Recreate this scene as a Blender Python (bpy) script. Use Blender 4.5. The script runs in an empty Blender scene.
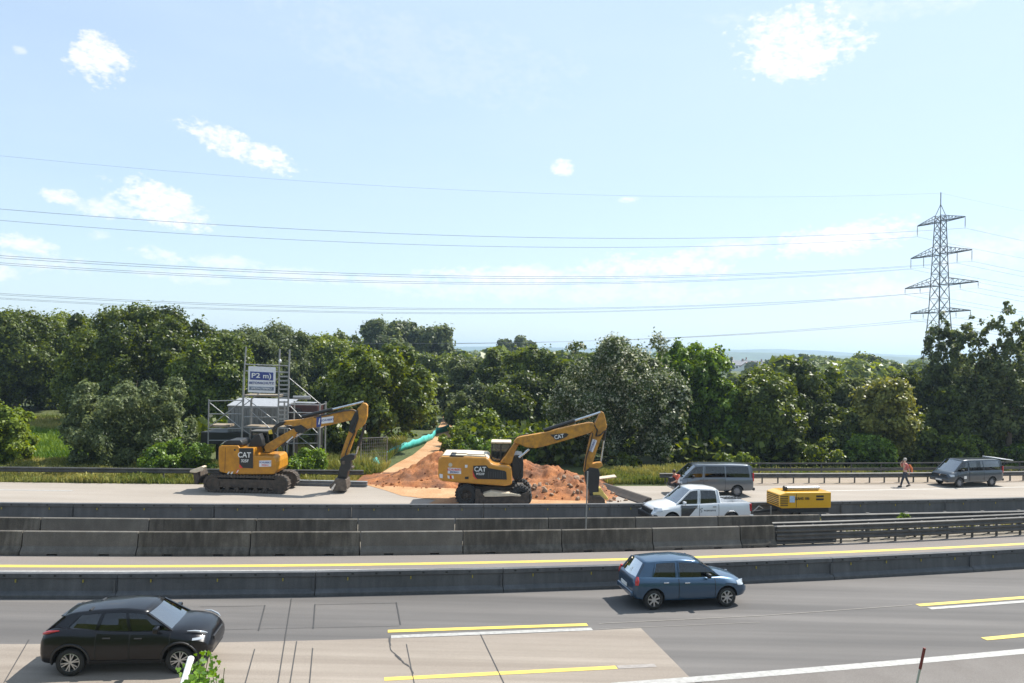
import bpy, bmesh, math, random
import numpy as np
from mathutils import Vector, Matrix, Euler
R = math.radians
sc = bpy.context.scene
C = sc.collection
random.seed(7); RNG = np.random.default_rng(7)
# ------------------------------------------------------------------ camera
F, CH = 780.0, 7.8
PITCH, ROLL = math.atan(12.5/F), R(1.30)
cam = bpy.data.objects.new('camera', bpy.data.cameras.new('camera')); C.objects.link(cam)
M = Matrix.Rotation(math.pi/2+PITCH, 3, 'X') @ Matrix.Rotation(ROLL, 3, 'Z')
cam.matrix_world = Matrix.Translation((0, 0, CH)) @ M.to_4x4()
cam.data.sensor_width = 36; cam.data.lens = F*36/1024
cam.data.clip_start = .1; cam.data.clip_end = 30000
sc.camera = cam
def ray(u, v): return M @ Vector(((u-512)/F, (341.5-v)/F, -1))
def G(u, v, z=0.0):
    d = ray(u, v); t = (z-CH)/d.z
    return Vector((d.x*t, d.y*t, z))
def PY(u, v, Y):
    d = ray(u, v); t = Y/d.y
    return Vector((d.x*t, Y, CH+d.z*t))
# ------------------------------------------------------------------ materials
MATS = {}
def nt(name):
    m = bpy.data.materials.new(name); m.use_nodes = True
    t = m.node_tree; t.nodes.clear()
    out = t.nodes.new('ShaderNodeOutputMaterial')
    return m, t, out
def mat(name, col, rough=.6, metal=0, spec=.5, coat=0, vary=.15, scale=6, bump=0, bscale=40, col2=None, stretch=None, emit=0):
    if name in MATS: return MATS[name]
    m, t, out = nt(name); N = t.nodes; L = t.links
    p = N.new('ShaderNodeBsdfPrincipled'); L.new(p.outputs[0], out.inputs[0])
    p.inputs['Roughness'].default_value = rough; p.inputs['Metallic'].default_value = metal
    p.inputs['Specular IOR Level'].default_value = spec; p.inputs['Coat Weight'].default_value = coat
    p.inputs['Coat Roughness'].default_value = .05
    tc = N.new('ShaderNodeTexCoord'); mp = N.new('ShaderNodeMapping'); L.new(tc.outputs['Object'], mp.inputs[0])
    if stretch: mp.inputs['Scale'].default_value = stretch
    n = N.new('ShaderNodeTexNoise'); n.inputs['Scale'].default_value = scale; n.inputs['Detail'].default_value = 6
    n.inputs['Roughness'].default_value = .65
    L.new(mp.outputs[0], n.inputs['Vector'])
    mx = N.new('ShaderNodeMix'); mx.data_type = 'RGBA'
    c2 = col2 or tuple(c*(1-vary) for c in col); c1 = col if col2 else tuple(min(1, c*(1+vary)) for c in col)
    mx.inputs['A'].default_value = (*c2, 1); mx.inputs['B'].default_value = (*c1, 1)
    rm = N.new('ShaderNodeMapRange'); rm.inputs['From Min'].default_value = .33; rm.inputs['From Max'].default_value = .67
    L.new(n.outputs['Fac'], rm.inputs['Value']); L.new(rm.outputs[0], mx.inputs['Factor'])
    L.new(mx.outputs['Result'], p.inputs['Base Color'])
    if bump:
        b = N.new('ShaderNodeBump'); b.inputs['Strength'].default_value = bump; b.inputs['Distance'].default_value = .02
        n2 = N.new('ShaderNodeTexNoise'); n2.inputs['Scale'].default_value = bscale; n2.inputs['Detail'].default_value = 4
        L.new(mp.outputs[0], n2.inputs['Vector']); L.new(n2.outputs['Fac'], b.inputs['Height']); L.new(b.outputs[0], p.inputs['Normal'])
    MATS[name] = m; return m
def surface_mat(name, cols, scales, stretch=(1, 1, 1), rough=.85, bump=.25, bscale=60, streak=None, grain=.12):
    """big blotches + lengthwise wear + grain"""
    m, t, out = nt(name); N = t.nodes; L = t.links
    p = N.new('ShaderNodeBsdfPrincipled'); L.new(p.outputs[0], out.inputs[0]); p.inputs['Roughness'].default_value = rough
    p.inputs['Specular IOR Level'].default_value = .3
    tc = N.new('ShaderNodeTexCoord')
    def noise(scale, st, det=5, rg=.6):
        mp = N.new('ShaderNodeMapping'); mp.inputs['Scale'].default_value = st; L.new(tc.outputs['Object'], mp.inputs[0])
        n = N.new('ShaderNodeTexNoise'); n.inputs['Scale'].default_value = scale; n.inputs['Detail'].default_value = det
        n.inputs['Roughness'].default_value = rg; L.new(mp.outputs[0], n.inputs['Vector'])
        r = N.new('ShaderNodeMapRange'); r.inputs['From Min'].default_value = .35; r.inputs['From Max'].default_value = .65
        L.new(n.outputs['Fac'], r.inputs['Value']); return r.outputs[0], n.outputs['Fac']
    def mix(a, b, f, blend='MIX'):
        x = N.new('ShaderNodeMix'); x.data_type = 'RGBA'; x.blend_type = blend
        for k, s in (('A', a), ('B', b)):
            if isinstance(s, tuple): x.inputs[k].default_value = (*s, 1)
            else: L.new(s, x.inputs[k])
        if isinstance(f, float): x.inputs['Factor'].default_value = f
        else: L.new(f, x.inputs['Factor'])
        return x.outputs['Result']
    a, _ = noise(scales[0], stretch)
    c = mix(cols[0], cols[1], a)
    if streak:
        s, _ = noise(streak[0], streak[1], 4, .55)
        mm = N.new('ShaderNodeMath'); mm.operation = 'MULTIPLY'; mm.inputs[1].default_value = streak[3]; L.new(s, mm.inputs[0])
        c = mix(c, streak[2], mm.outputs[0])
    g, gf = noise(bscale, (1, 1, 1), 3, .7)
    gm = N.new('ShaderNodeMapRange'); gm.inputs['To Min'].default_value = 1-grain; gm.inputs['To Max'].default_value = 1+grain
    L.new(g, gm.inputs['Value'])
    vm = N.new('ShaderNodeVectorMath'); vm.operation = 'SCALE'; L.new(c, vm.inputs[0]); L.new(gm.outputs[0], vm.inputs['Scale'])
    L.new(vm.outputs[0], p.inputs['Base Color'])
    b = N.new('ShaderNodeBump'); b.inputs['Strength'].default_value = bump; b.inputs['Distance'].default_value = .01
    L.new(gf, b.inputs['Height']); L.new(b.outputs[0], p.inputs['Normal'])
    MATS[name] = m; return m
def leaf_mat(name, dark, light, glint=None, rough=.43, trans=.38):
    m, t, out = nt(name); N = t.nodes; L = t.links
    at = N.new('ShaderNodeAttribute'); at.attribute_name = 'tint'
    mx = N.new('ShaderNodeMix'); mx.data_type = 'RGBA'
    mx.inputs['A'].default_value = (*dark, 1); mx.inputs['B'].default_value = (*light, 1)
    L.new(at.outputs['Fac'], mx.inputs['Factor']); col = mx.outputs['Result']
    if glint:
        at2 = N.new('ShaderNodeAttribute'); at2.attribute_name = 'glint'
        m2 = N.new('ShaderNodeMix'); m2.data_type = 'RGBA'; L.new(at2.outputs['Fac'], m2.inputs['Factor'])
        L.new(col, m2.inputs['A']); m2.inputs['B'].default_value = (*glint, 1); col = m2.outputs['Result']
    p = N.new('ShaderNodeBsdfPrincipled'); p.inputs['Roughness'].default_value = rough; p.inputs['Specular IOR Level'].default_value = .38
    L.new(col, p.inputs['Base Color'])
    tr = N.new('ShaderNodeBsdfTranslucent')
    hs = N.new('ShaderNodeHueSaturation'); hs.inputs['Hue'].default_value = .48; hs.inputs['Value'].default_value = 1.5; hs.inputs['Saturation'].default_value = 1.15
    L.new(col, hs.inputs['Color']); L.new(hs.outputs[0], tr.inputs[0])
    ms = N.new('ShaderNodeMixShader'); ms.inputs[0].default_value = trans
    L.new(p.outputs[0], ms.inputs[1]); L.new(tr.outputs[0], ms.inputs[2]); L.new(ms.outputs[0], out.inputs[0])
    MATS[name] = m; return m
def glass_mat(name, tint=(.25, .3, .3), fac=.12):
    m, t, out = nt(name); N = t.nodes; L = t.links
    tr = N.new('ShaderNodeBsdfTransparent'); tr.inputs[0].default_value = (*tint, 1)
    gl = N.new('ShaderNodeBsdfGlossy'); gl.inputs['Roughness'].default_value = .02
    fr = N.new('ShaderNodeLayerWeight'); fr.inputs[0].default_value = .22
    mr = N.new('ShaderNodeMapRange'); mr.inputs['To Min'].default_value = fac; mr.inputs['To Max'].default_value = .95
    L.new(fr.outputs['Fresnel'], mr.inputs['Value'])
    ms = N.new('ShaderNodeMixShader'); L.new(mr.outputs[0], ms.inputs[0]); L.new(tr.outputs[0], ms.inputs[1]); L.new(gl.outputs[0], ms.inputs[2])
    L.new(ms.outputs[0], out.inputs[0]); MATS[name] = m; return m
# ------------------------------------------------------------------ object helpers
def tag(o, label=None, cat=None, group=None, kind=None):
    if label: o['label'] = label
    if cat: o['category'] = cat
    if group: o['group'] = group
    if kind: o['kind'] = kind
    return o
def empty(name, loc, rz=0, label=None, cat=None, group=None, scale=1):
    o = bpy.data.objects.new(name, None); C.objects.link(o); o.location = loc; o.rotation_euler = (0, 0, rz)
    o.scale = (scale,)*3 if not isinstance(scale, tuple) else scale
    o.empty_display_size = .2
    return tag(o, label, cat, group)
def link(name, me, m=None, parent=None, smooth=None):
    if m is not None:
        for x in (m if isinstance(m, (list, tuple)) else [m]): me.materials.append(x)
    if smooth is not None:
        me.polygons.foreach_set('use_smooth', [True]*len(me.polygons))
        if smooth < 180: me.set_sharp_from_angle(angle=R(smooth))
    o = bpy.data.objects.new(name, me); C.objects.link(o)
    if parent is not None: o.parent = parent
    return o
def struct(o): o['kind'] = 'structure'; return o
class MB:
    def __init__(s): s.v = []; s.f = []; s.mi = []
    def add(s, vs, fs, mi=0):
        b = len(s.v); s.v += [tuple(v) for v in vs]; s.f += [tuple(b+i for i in f) for f in fs]; s.mi += [mi]*len(fs); return s
    def box(s, a, b, mi=0, rot=None, c=None):
        x0, y0, z0 = a; x1, y1, z1 = b
        vs = [Vector(p) for p in ((x0,y0,z0),(x1,y0,z0),(x1,y1,z0),(x0,y1,z0),(x0,y0,z1),(x1,y0,z1),(x1,y1,z1),(x0,y1,z1))]
        if rot is not None:
            cc = Vector(c) if c is not None else (Vector(a)+Vector(b))/2
            vs = [cc + rot @ (v-cc) for v in vs]
        return s.add(vs, [(3,2,1,0),(4,5,6,7),(0,1,5,4),(1,2,6,5),(2,3,7,6),(3,0,4,7)], mi)
    def bar(s, p, q, w, h=None, mi=0, up=(0, 0, 1)):
        p = Vector(p); q = Vector(q); h = h or w; d = (q-p)
        if d.length < 1e-6: return s
        d.normalize(); u = Vector(up)
        if abs(d.dot(u)) > .98: u = Vector((0, 1, 0))
        a = d.cross(u).normalized()*w/2; b = d.cross(a).normalized()*h/2
        vs = [e+x for e in (p, q) for x in (-a-b, a-b, a+b, -a+b)]
        return s.add(vs, [(0,1,2,3),(7,6,5,4),(0,4,5,1),(1,5,6,2),(2,6,7,3),(3,7,4,0)], mi)
    def tube(s, pts, r, n=10, mi=0, caps=True):
        pts = [Vector(p) for p in pts]; rs = r if isinstance(r, (list, tuple)) else [r]*len(pts); vs = []; fs = []
        prev = None
        for i, p in enumerate(pts):
            d = (pts[min(i+1, len(pts)-1)]-pts[max(i-1, 0)]).normalized()
            if prev is None:
                u = Vector((0, 0, 1)) if abs(d.z) < .9 else Vector((0, 1, 0)); a = d.cross(u).normalized()
            else: a = (prev - d*prev.dot(d)).normalized()
            prev = a; b = d.cross(a)
            for k in range(n):
                t = 2*math.pi*k/n; vs.append(p + (a*math.cos(t)+b*math.sin(t))*rs[i])
        for i in range(len(pts)-1):
            for k in range(n):
                fs.append((i*n+k, (i+1)*n+k, (i+1)*n+(k+1) % n, i*n+(k+1) % n))
        if caps: fs += [tuple(range(n)), tuple((len(pts)-1)*n+k for k in reversed(range(n)))]
        return s.add(vs, fs, mi)
    def prism(s, poly, y0, y1, mi=0):
        """poly in (x,z); extruded y0..y1"""
        n = len(poly); ar = sum(poly[i][0]*poly[(i+1) % n][1]-poly[(i+1) % n][0]*poly[i][1] for i in range(n))
        if ar < 0: poly = poly[::-1]
        vs = [(x, y0, z) for x, z in poly]+[(x, y1, z) for x, z in poly]
        fs = [tuple(range(n)), tuple(range(2*n-1, n-1, -1))]+[(i, n+i, n+(i+1) % n, (i+1) % n) for i in range(n)]
        return s.add(vs, fs, mi)
    def lathe(s, prof, c=(0, 0, 0), axis='y', n=32, mi=0):
        """prof list (r, t) along axis"""
        vs = []; fs = []; c = Vector(c)
        for r, t in prof:
            for k in range(n):
                a = 2*math.pi*k/n
                p = {'y': (r*math.cos(a), t, r*math.sin(a)), 'z': (r*math.cos(a), r*math.sin(a), t), 'x': (t, r*math.cos(a), r*math.sin(a))}[axis]
                vs.append(c+Vector(p))
        for i in range(len(prof)-1):
            for k in range(n): fs.append((i*n+k, i*n+(k+1) % n, (i+1)*n+(k+1) % n, (i+1)*n+k))
        return s.add(vs, fs, mi)
    def me(s, name='mesh', fix=True):
        m = bpy.data.meshes.new(name); m.from_pydata(s.v, [], s.f); m.polygons.foreach_set('material_index', s.mi)
        if fix:
            b = bmesh.new(); b.from_mesh(m); bmesh.ops.recalc_face_normals(b, faces=b.faces); b.to_mesh(m); b.free()
        m.update(); return m
    def build(s, name, m=None, parent=None, smooth=None, bevel=0, loc=None):
        o = link(name, s.me(name), m, parent, smooth)
        if bevel:
            md = o.modifiers.new('bevel', 'BEVEL'); md.width = bevel; md.segments = 2; md.limit_method = 'ANGLE'; md.angle_limit = R(40)
        if loc is not None: o.location = loc
        return o
def text_mesh(txt, size, extrude=.004):
    cu = bpy.data.curves.new('lettering', 'FONT'); cu.body = txt; cu.size = size; cu.extrude = extrude
    cu.align_x = 'CENTER'; cu.align_y = 'CENTER'; cu.offset = size*.018; cu.resolution_u = 3
    o = bpy.data.objects.new('t', cu); C.objects.link(o); bpy.context.view_layer.update()
    me = bpy.data.meshes.new_from_object(o.evaluated_get(bpy.context.evaluated_depsgraph_get()))
    bpy.data.objects.remove(o); me.materials.clear(); return me
def lettering(txt, size, loc, m, parent, rot=(R(90), 0, 0), name='lettering', sx=1):
    me = text_mesh(txt, size); o = link(name, me, m, parent); o.location = loc; o.rotation_euler = rot; o.scale = (sx, 1, 1); return o
def apply_mods(o):
    dg = bpy.context.evaluated_depsgraph_get(); dg.update()
    me = bpy.data.meshes.new_from_object(o.evaluated_get(dg)); old = o.data; o.modifiers.clear(); o.data = me
    return me
# ------------------------------------------------------------------ road lines: pixels -> plan curves
def fit(pts, z=0.0, deg=3):
    P = [G(u, v, z) for u, v in pts]; X = np.array([p.x for p in P]); Y = np.array([p.y for p in P])
    c = np.polyfit(X, Y, deg); dc = np.polyder(c); x0, x1 = X.min(), X.max()
    def f(x):
        if x < x0: return float(np.polyval(c, x0)+np.polyval(dc, x0)*(x-x0))
        if x > x1: return float(np.polyval(c, x1)+np.polyval(dc, x1)*(x-x1))
        return float(np.polyval(c, x))
    return f
BH = .85
L_near = fit([(0,598.8),(130,599),(260,597.9),(400,595),(520,591.4),(650,587.5),(780,582.8),(900,576.5),(1024,568.9)])
L_white = fit([(0,572.6),(260,572.6),(520,568.2),(780,562.2),(1024,551)])
L_yellow = fit([(0,565.6),(260,565.5),(520,561.3),(772,554.5),(1024,543.5)])
L_w3 = fit([(0,555.8),(130,556.4),(260,556.4),(390,555.5),(520,553.6),(650,551),(780,547.3),(900,542.5),(1024,536.4)])
L_w2 = fit([(0,517.3),(130,519),(260,520),(390,519.6),(520,518.3),(650,517),(780,515.6),(824,515.2)], BH, 2)
L_far = fit([(0,502.3),(130,503.4),(260,504.1),(520,504),(640,502.9),(835,501.4),(1024,497.3)], BH)
L_edge = fit([(0,482.3),(180,483.7),(370,486),(660,485.9),(850,484.6),(1024,482)])
L_rail = fit([(0,479.8),(180,481),(366,483),(660,483.9),(850,483.2),(1024,481)])
L_rail2 = lambda x: L_rail(x)+2.3
def slope(f, x): return (f(x+.5)-f(x-.5))
def norm_at(f, x):
    s = slope(f, x); l = math.hypot(1, s); return Vector((-s/l, 1/l, 0))
def strip(name, f0, f1, x0, x1, z, m, step=1.0, kind=True, fade=0):
    n = max(2, int(abs(x1-x0)/step)+1); vs = []; fs = []
    for i in range(n):
        x = x0+(x1-x0)*i/(n-1); vs += [(x, f0(x), z), (x, f1(x), z)]
    for i in range(n-1): fs.append((2*i, 2*i+2, 2*i+3, 2*i+1))
    me = bpy.data.meshes.new(name); me.from_pydata(vs, [], fs); me.update()
    o = link(name, me, m)
    if kind: struct(o)
    return o
def sheet(name, pts, z, m):
    me = bpy.data.meshes.new(name); me.from_pydata([(p[0], p[1], z) for p in pts], [], [tuple(range(len(pts)))]); me.update()
    if me.polygons[0].normal.z < 0: me.flip_normals()
    return struct(link(name, me, m))
def off(f, d): return lambda x: f(x)+d
# ---- materials of the setting
A_road = surface_mat('asphalt', ((.128,.119,.112), (.165,.154,.145)), (.35,), (.25, 1, 1), streak=(.9, (.03, 1.1, 1), (.088,.083,.08), .85), bscale=45, grain=.18)
A_lane = surface_mat('asphalt_lane', ((.175,.152,.137), (.215,.188,.17)), (.35,), (.25, 1, 1), streak=(.9, (.03, 1.4, 1), (.16,.147,.138), .5), bscale=45)
A_conc = surface_mat('concrete_lane', ((.25,.215,.178), (.30,.26,.218)), (.5,), (.35, 1, 1), streak=(1.1, (.035, 1.6, 1), (.195,.163,.134), .8), bscale=40, grain=.16)
A_far = surface_mat('concrete_far', ((.29,.255,.215), (.345,.305,.262)), (.4,), (.3, 1, 1), streak=(.8, (.04, 1.2, 1), (.25,.215,.18), .5), bscale=30)
A_shoulder = surface_mat('asphalt_shoulder', ((.135,.12,.108), (.165,.15,.137)), (.5,), bscale=45, grain=.2)
M_white = mat('road_white', (.42,.41,.385), .6, scale=7, col2=(.27,.262,.245))
M_yellow = mat('road_yellow', (.70,.52,.09), .55, scale=6, col2=(.56,.42,.10))
M_wear = mat('worn_paint', (.27,.25,.235), .8, vary=.15)
M_seam = mat('tar_seam', (.045,.043,.042), .7)
M_soilgap = surface_mat('median_gravel', ((.16,.14,.11), (.24,.21,.17)), (1.2,), bscale=25, grain=.3)
# ground: one sheet
def gz(x, y):
    z = -.06
    if y < 14: z = max(z, min(6.2, .6*(14-y)-.06))
    return z
def ground():
    def ax(lim, fine, step):
        a = list(np.arange(-fine, fine+.01, step)); v = fine
        while v < lim: v *= 1.35; a = [-v]+a+[v]
        return a
    xs = ax(9000, 90, 2.5)
    ys = [-9000,-3000,-800,-200,-60,-20,-5,0,3,3.6,5,7,9,11,12.5,13.5,14,14.5]+list(np.arange(16, 130, 2.5)); v = 130
    while v < 9000: v *= 1.3; ys.append(v)
    vs = [(x, y, gz(x, y)) for y in ys for x in xs]; n = len(xs)
    fs = [(j*n+i, j*n+i+1, (j+1)*n+i+1, (j+1)*n+i) for j in range(len(ys)-1) for i in range(n-1)]
    me = bpy.data.meshes.new('ground'); me.from_pydata(vs, [], fs); me.update()
    m = surface_mat('grassland', ((.035,.06,.014), (.075,.095,.028)), (.25,), bscale=9, grain=.35, streak=(.12, (1, 1, 1), (.095,.095,.035), .5), bump=.6)
    return struct(link('ground', me, m))
ground()
X0, X1 = -45, 75
near_edge = lambda x: 15.2 + max(0, x)*.0 + 0*x
strip('road', near_edge, off(L_w3, .3), X0, X1, 0, A_road)
strip('asphalt_lane', off(L_near, .5), off(L_w3, .2), X0, X1, .004, A_lane)
strip('median_ground', off(L_w3, .3), off(L_far, .1), X0, X1, -.01, M_soilgap)
strip('far_carriageway', off(L_far, 0), L_edge, X0, X1, .0, A_far)
# concrete slab patch of the near carriageway
L_cb = fit([(0,644.3),(215,642.2),(400,638.6),(500,634.5),(580,630.9),(641,628.2)], 0, 2)
pts = []
xa, xb = X0, G(641,628.2).x
for i in range(40):
    x = xa+(xb-xa)*i/39; pts.append((x, L_cb(x)))
e1, e2 = G(641,628.2), G(690,677.7)
dd = (e2-e1).normalized(); e3 = e2+dd*((15.3-e2.y)/dd.y)
pts += [(e2.x, e2.y), (e3.x, e3.y), (X0, 15.3)]
sheet('concrete_patch', pts, .004, A_conc)
# shoulder beyond the edge line (bottom right)
L_sh = fit([(620,685.5),(699,679.3),(824,669.4),(924,660.6),(1024,651.6)], 0, 2)
sh = []
for i in range(20):
    x = G(700,679.2).x+i*2.4; sh.append((x, L_sh(x)))
sheet('road_shoulder', sh+[(sh[-1][0], 15.25), (sh[0][0]-.2, 15.25)], .006, A_shoulder)
strip('edge_line', off(L_sh, -.16), off(L_sh, .16), G(612,686).x, X1-20, .011, M_white)
# markings
strip('white_edge_line', off(L_white, -.06), off(L_white, .24), X0, X1, .009, M_white)
strip('yellow_edge_line', off(L_yellow, -.22), off(L_yellow, .08), X0, X1, .009, M_yellow)
def dash(name, a, b, w, m, z=.010):
    A, B = G(*a), G(*b); d = (B-A).normalized(); n = Vector((-d.y, d.x, 0))*w/2
    return sheet(name, [A-n, B-n, B+n, A+n], z, m)
dash('yellow_lane_dash', (387.8,631.5), (587.3,624.8), .21, M_yellow)
dash('white_lane_dash', (391,637), (592,629.2), .22, M_white)
dash('yellow_lane_dash', (384.3,679.4), (616.6,667.6), .2, M_yellow)
dash('worn_lane_dash', (617.5,667.5), (655.5,665.6), .2, mat('worn_grey', (.27,.245,.225), .8))
dash('yellow_lane_dash', (917.8,605.4), (1060,595), .22, M_yellow)
dash('white_lane_dash', (929.5,608.8), (1060,599), .2, M_white)
dash('yellow_lane_dash', (984,639.2), (1090,629), .22, M_yellow)
dash('lane_joint', (599,623.8), (760,616), .035, mat('pale_joint', (.25,.23,.205), .8))
dash('lane_joint', (760,616), (912,605.2), .035, MATS['pale_joint'])
dash('lane_joint', (599,629.3), (760,622.5), .02, MATS['pale_joint'])
for a, b, w in [((291.4,598.9),(277,690),.035), ((265,605.5),(258.6,630.9),.045), ((315,604.5),(313.3,629),.045), ((396.3,602.5),(400.5,625),.045),
             ((296.7,641.6),(289,690),.035), ((312.7,648.4),(309,690),.035), ((254.7,649.4),(243.5,690),.035), ((406.4,644.5),(415.5,690),.03),
             ((480.6,634.8),(507,690),.035), ((219.5,629.9),(400,626.2),.02), ((200,607),(265,606),.025), ((315,604.9),(396,603.2),.025), ((29,640),(4,683),.03), ((700,560.8+0),(700.1,560.9),.01)]:
    dash('tar_seam', a, b, w*.75, M_seam, .013)
ck = [(389.8,638),(390.7,650),(398.6,658),(405,664),(410,667),(413,674)]
for i in range(len(ck)-1):
    for k in range(3):
        a = ck[i]; b = ck[i+1]; t0, t1 = k/3, (k+1)/3
        j = lambda t: (a[0]+(b[0]-a[0])*t+random.uniform(-.6, .6), a[1]+(b[1]-a[1])*t)
        dash('road_crack', j(t0), j(t1), random.uniform(.02, .07), M_seam, .014)
L_fw = fit([(0,490.1),(180,491.5),(370,493.5),(660,492.5),(850,490.5),(1024,487)], 0, 2)
strip('white_edge_line', off(L_fw, -.1), off(L_fw, .12), X0, G(72,491).x, .006, M_white)
strip('white_edge_line', off(L_fw, -.08), off(L_fw, .08), G(800,491).x, X1, .006, mat('faded_white', (.5,.48,.44), .8))
# left field strips
field_g = surface_mat('meadow', ((.07,.13,.02), (.10,.17,.03)), (.4,), bscale=10, grain=.35)
field_d = surface_mat('dry_grass', ((.25,.21,.09), (.33,.27,.12)), (.3,), bscale=8, grain=.35)
strip('meadow', lambda x: 53, lambda x: 69, -80, -24, -.04, field_g, 4)
strip('dry_meadow', lambda x: 69, lambda x: 82, -90, -30, -.03, field_d, 4)
# ------------------------------------------------------------------ barriers
M_bconc = surface_mat('barrier_concrete', ((.09,.08,.066), (.155,.14,.116)), (1.1,), (1, 1, 1), streak=(1.6, (2.5, 2.5, .30), (.045,.039,.032), .8), bscale=30, grain=.2, bump=.4)
M_bconc2 = surface_mat('barrier_concrete_pale', ((.12,.11,.095), (.165,.151,.13)), (1.1,), streak=(1.3, (2.5, 2.5, .35), (.10,.09,.078), .6), bscale=30, grain=.15, bump=.4)
M_bsteel = surface_mat('barrier_steel', ((.088,.09,.093), (.12,.122,.126)), (.9,), streak=(1.5, (3, 3, .25), (.062,.064,.067), .6), bscale=30, grain=.1, rough=.6)
M_refl = mat('reflector_yellow', (.30,.25,.04), .4)
M_dark = mat('dark_rubber', (.02,.02,.02), .7)
def sweep(mb, prof, p, q, n, cap=True, mi=0):
    """prof: (d along n, z)"""
    k = len(prof); vs = [Vector(e)+n*d+Vector((0, 0, z)) for e in (p, q) for d, z in prof]
    fs = [(i, i+1, k+i+1, k+i) for i in range(k-1)]+[(k-1, 0, k, 2*k-1)]
    if cap: fs += [tuple(range(k)), tuple(range(2*k-1, k-1, -1))]
    mb.add(vs, fs, mi)
ORD = ['leftmost', 'second', 'third', 'fourth', 'fifth', 'sixth', 'seventh', 'eighth', 'ninth', 'tenth', 'eleventh', 'twelfth', 'thirteenth', 'fourteenth']
def ordinal(i, what): return f'leftmost {what}' if i == 0 else f'{ORD[i]} {what}'
def concrete_row(f, joints, z0f, desc, group, offs=0):
    for i in range(len(joints)-1):
        xa, xb = joints[i]+.02, joints[i+1]-.02; xm = (xa+xb)/2
        a = Vector((xa, f(xa), 0)); b = Vector((xb, f(xb), 0)); o0 = Vector((xm, f(xm), 0)); n = norm_at(f, xm)
        a -= o0; b -= o0; L = (b-a).length; d = (b-a).normalized()
        mb = MB()
        sweep(mb, [(0, .07), (.02, .14), (.16, .32), (.21, BH-.02), (.225, BH), (.375, BH), (.39, BH-.02), (.44, .32), (.58, .14), (.6, .07)], a, b, n)
        for t0, t1 in ((0, .23), (.32, .68), (.77, 1)):
            sweep(mb, [(.003, 0), (.003, .0695), (.597, .0695), (.597, 0)], a+d*L*t0, a+d*L*t1, n)
        m = M_bconc2 if (i+1) % 3 == 0 else M_bconc
        o = mb.build('concrete_barrier', m, None, bevel=.012, loc=o0)
        o.rotation_euler = (random.uniform(-.004, .004), 0, random.uniform(-.004, .004))
        tag(o, f'grey concrete barrier, {ordinal(i, "").strip()}{" one" if i == 0 else " from the left"} in the {desc}', 'concrete barrier', group)
def joints_from(px, f, step, xend):
    """joints seen in the photo, continued left and right at their spacing"""
    return px
w3j = [-29.6,-25.4,-21.2]
p3 = [26,142,255,365,468,567,658,746]
w3 = [PY(u, 545, 29.2).x*1.0 for u in p3]
w3 = []
for u in p3:   # intersection of the line of sight column with the base curve
    x = 0
    for _ in range(20): x = (u-512)/F*L_w3(x)
    w3.append(x)
xend = 0
for _ in range(20): xend = (781-512)/F*L_w3(xend)
stp = w3[1]-w3[0]
w3 = [w3[0]-2*stp, w3[0]-stp]+w3+[xend]
concrete_row(L_w3, w3, 0, 'front row beside the yellow line', 'concrete barriers of the front row')
w2 = []
for u in [47,155,262,363,460,553,640,722,824]:
    x = 0
    for _ in range(20): x = (u-512)/F*L_w2(x)
    w2.append(x)
stp = w2[1]-w2[0]
w2 = [w2[0]-2*stp, w2[0]-stp]+w2
concrete_row(off(L_w2, -.2), w2, 0, 'rear row of concrete', 'concrete barriers of the rear row')
def steel_row(f, x0, n, length, desc, group, H):
    x = x0
    for i in range(n):
        dx = length/math.hypot(1, slope(f, x)); xa, xb = x+.01, x+dx-.01; xm = (xa+xb)/2; x += dx
        a = Vector((xa, f(xa), 0)); b = Vector((xb, f(xb), 0)); o0 = Vector((xm, f(xm), 0)); nn = norm_at(f, xm)
        a -= o0; b -= o0; d = (b-a).normalized(); L = (b-a).length
        root = empty('steel_barrier', o0, 0, f'dark steel barrier element, {ordinal(i, "").strip()}{" one" if i == 0 else " from the left"} in the {desc}', 'steel barrier', group)
        mb = MB()
        sweep(mb, [(0, .0), (.0, .10), (.14, .2), (.17, H-.16), (.12, H-.14), (.12, H), (.34, H), (.34, H-.14), (.30, H-.16), (.33, .2), (.45, .10), (.45, 0)], a, b, nn)
        mb.build('body', M_bsteel, root, bevel=.008)
        k = int(L/1.5)
        for j in range(k):
            t = (j+.5)/k; p = a+d*L*t+nn*.115
            r = MB(); r.bar(p+Vector((0,0,H-.27)), p+Vector((0,0,H-.18)), .035, .03); r.build('reflector', M_refl, root)
        for j in range(int(L/.75)):
            bm = MB(); p = a+d*(.4+j*.75)+nn*.118; bm.bar(p+Vector((0,0,H-.09)), p+Vector((0,0,H-.04)), .07, .025); bm.build('bolt', M_dark, root)
        # bolted joint plates
        pl = MB(); p = b+nn*.1; pl.bar(p-d*.05+Vector((0,0,.12)), p-d*.05+Vector((0,0,H-.18)), .06, .05); pl.build('joint_plate', M_bsteel, root)
steel_row(L_near, -24, 10, 6.0, 'near row beside the cars', 'steel barrier elements of the near row', .735)
steel_row(off(L_far, -.1), -31, 13, 6.0, 'far row below the excavators', 'steel barrier elements of the far row', .82)
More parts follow.
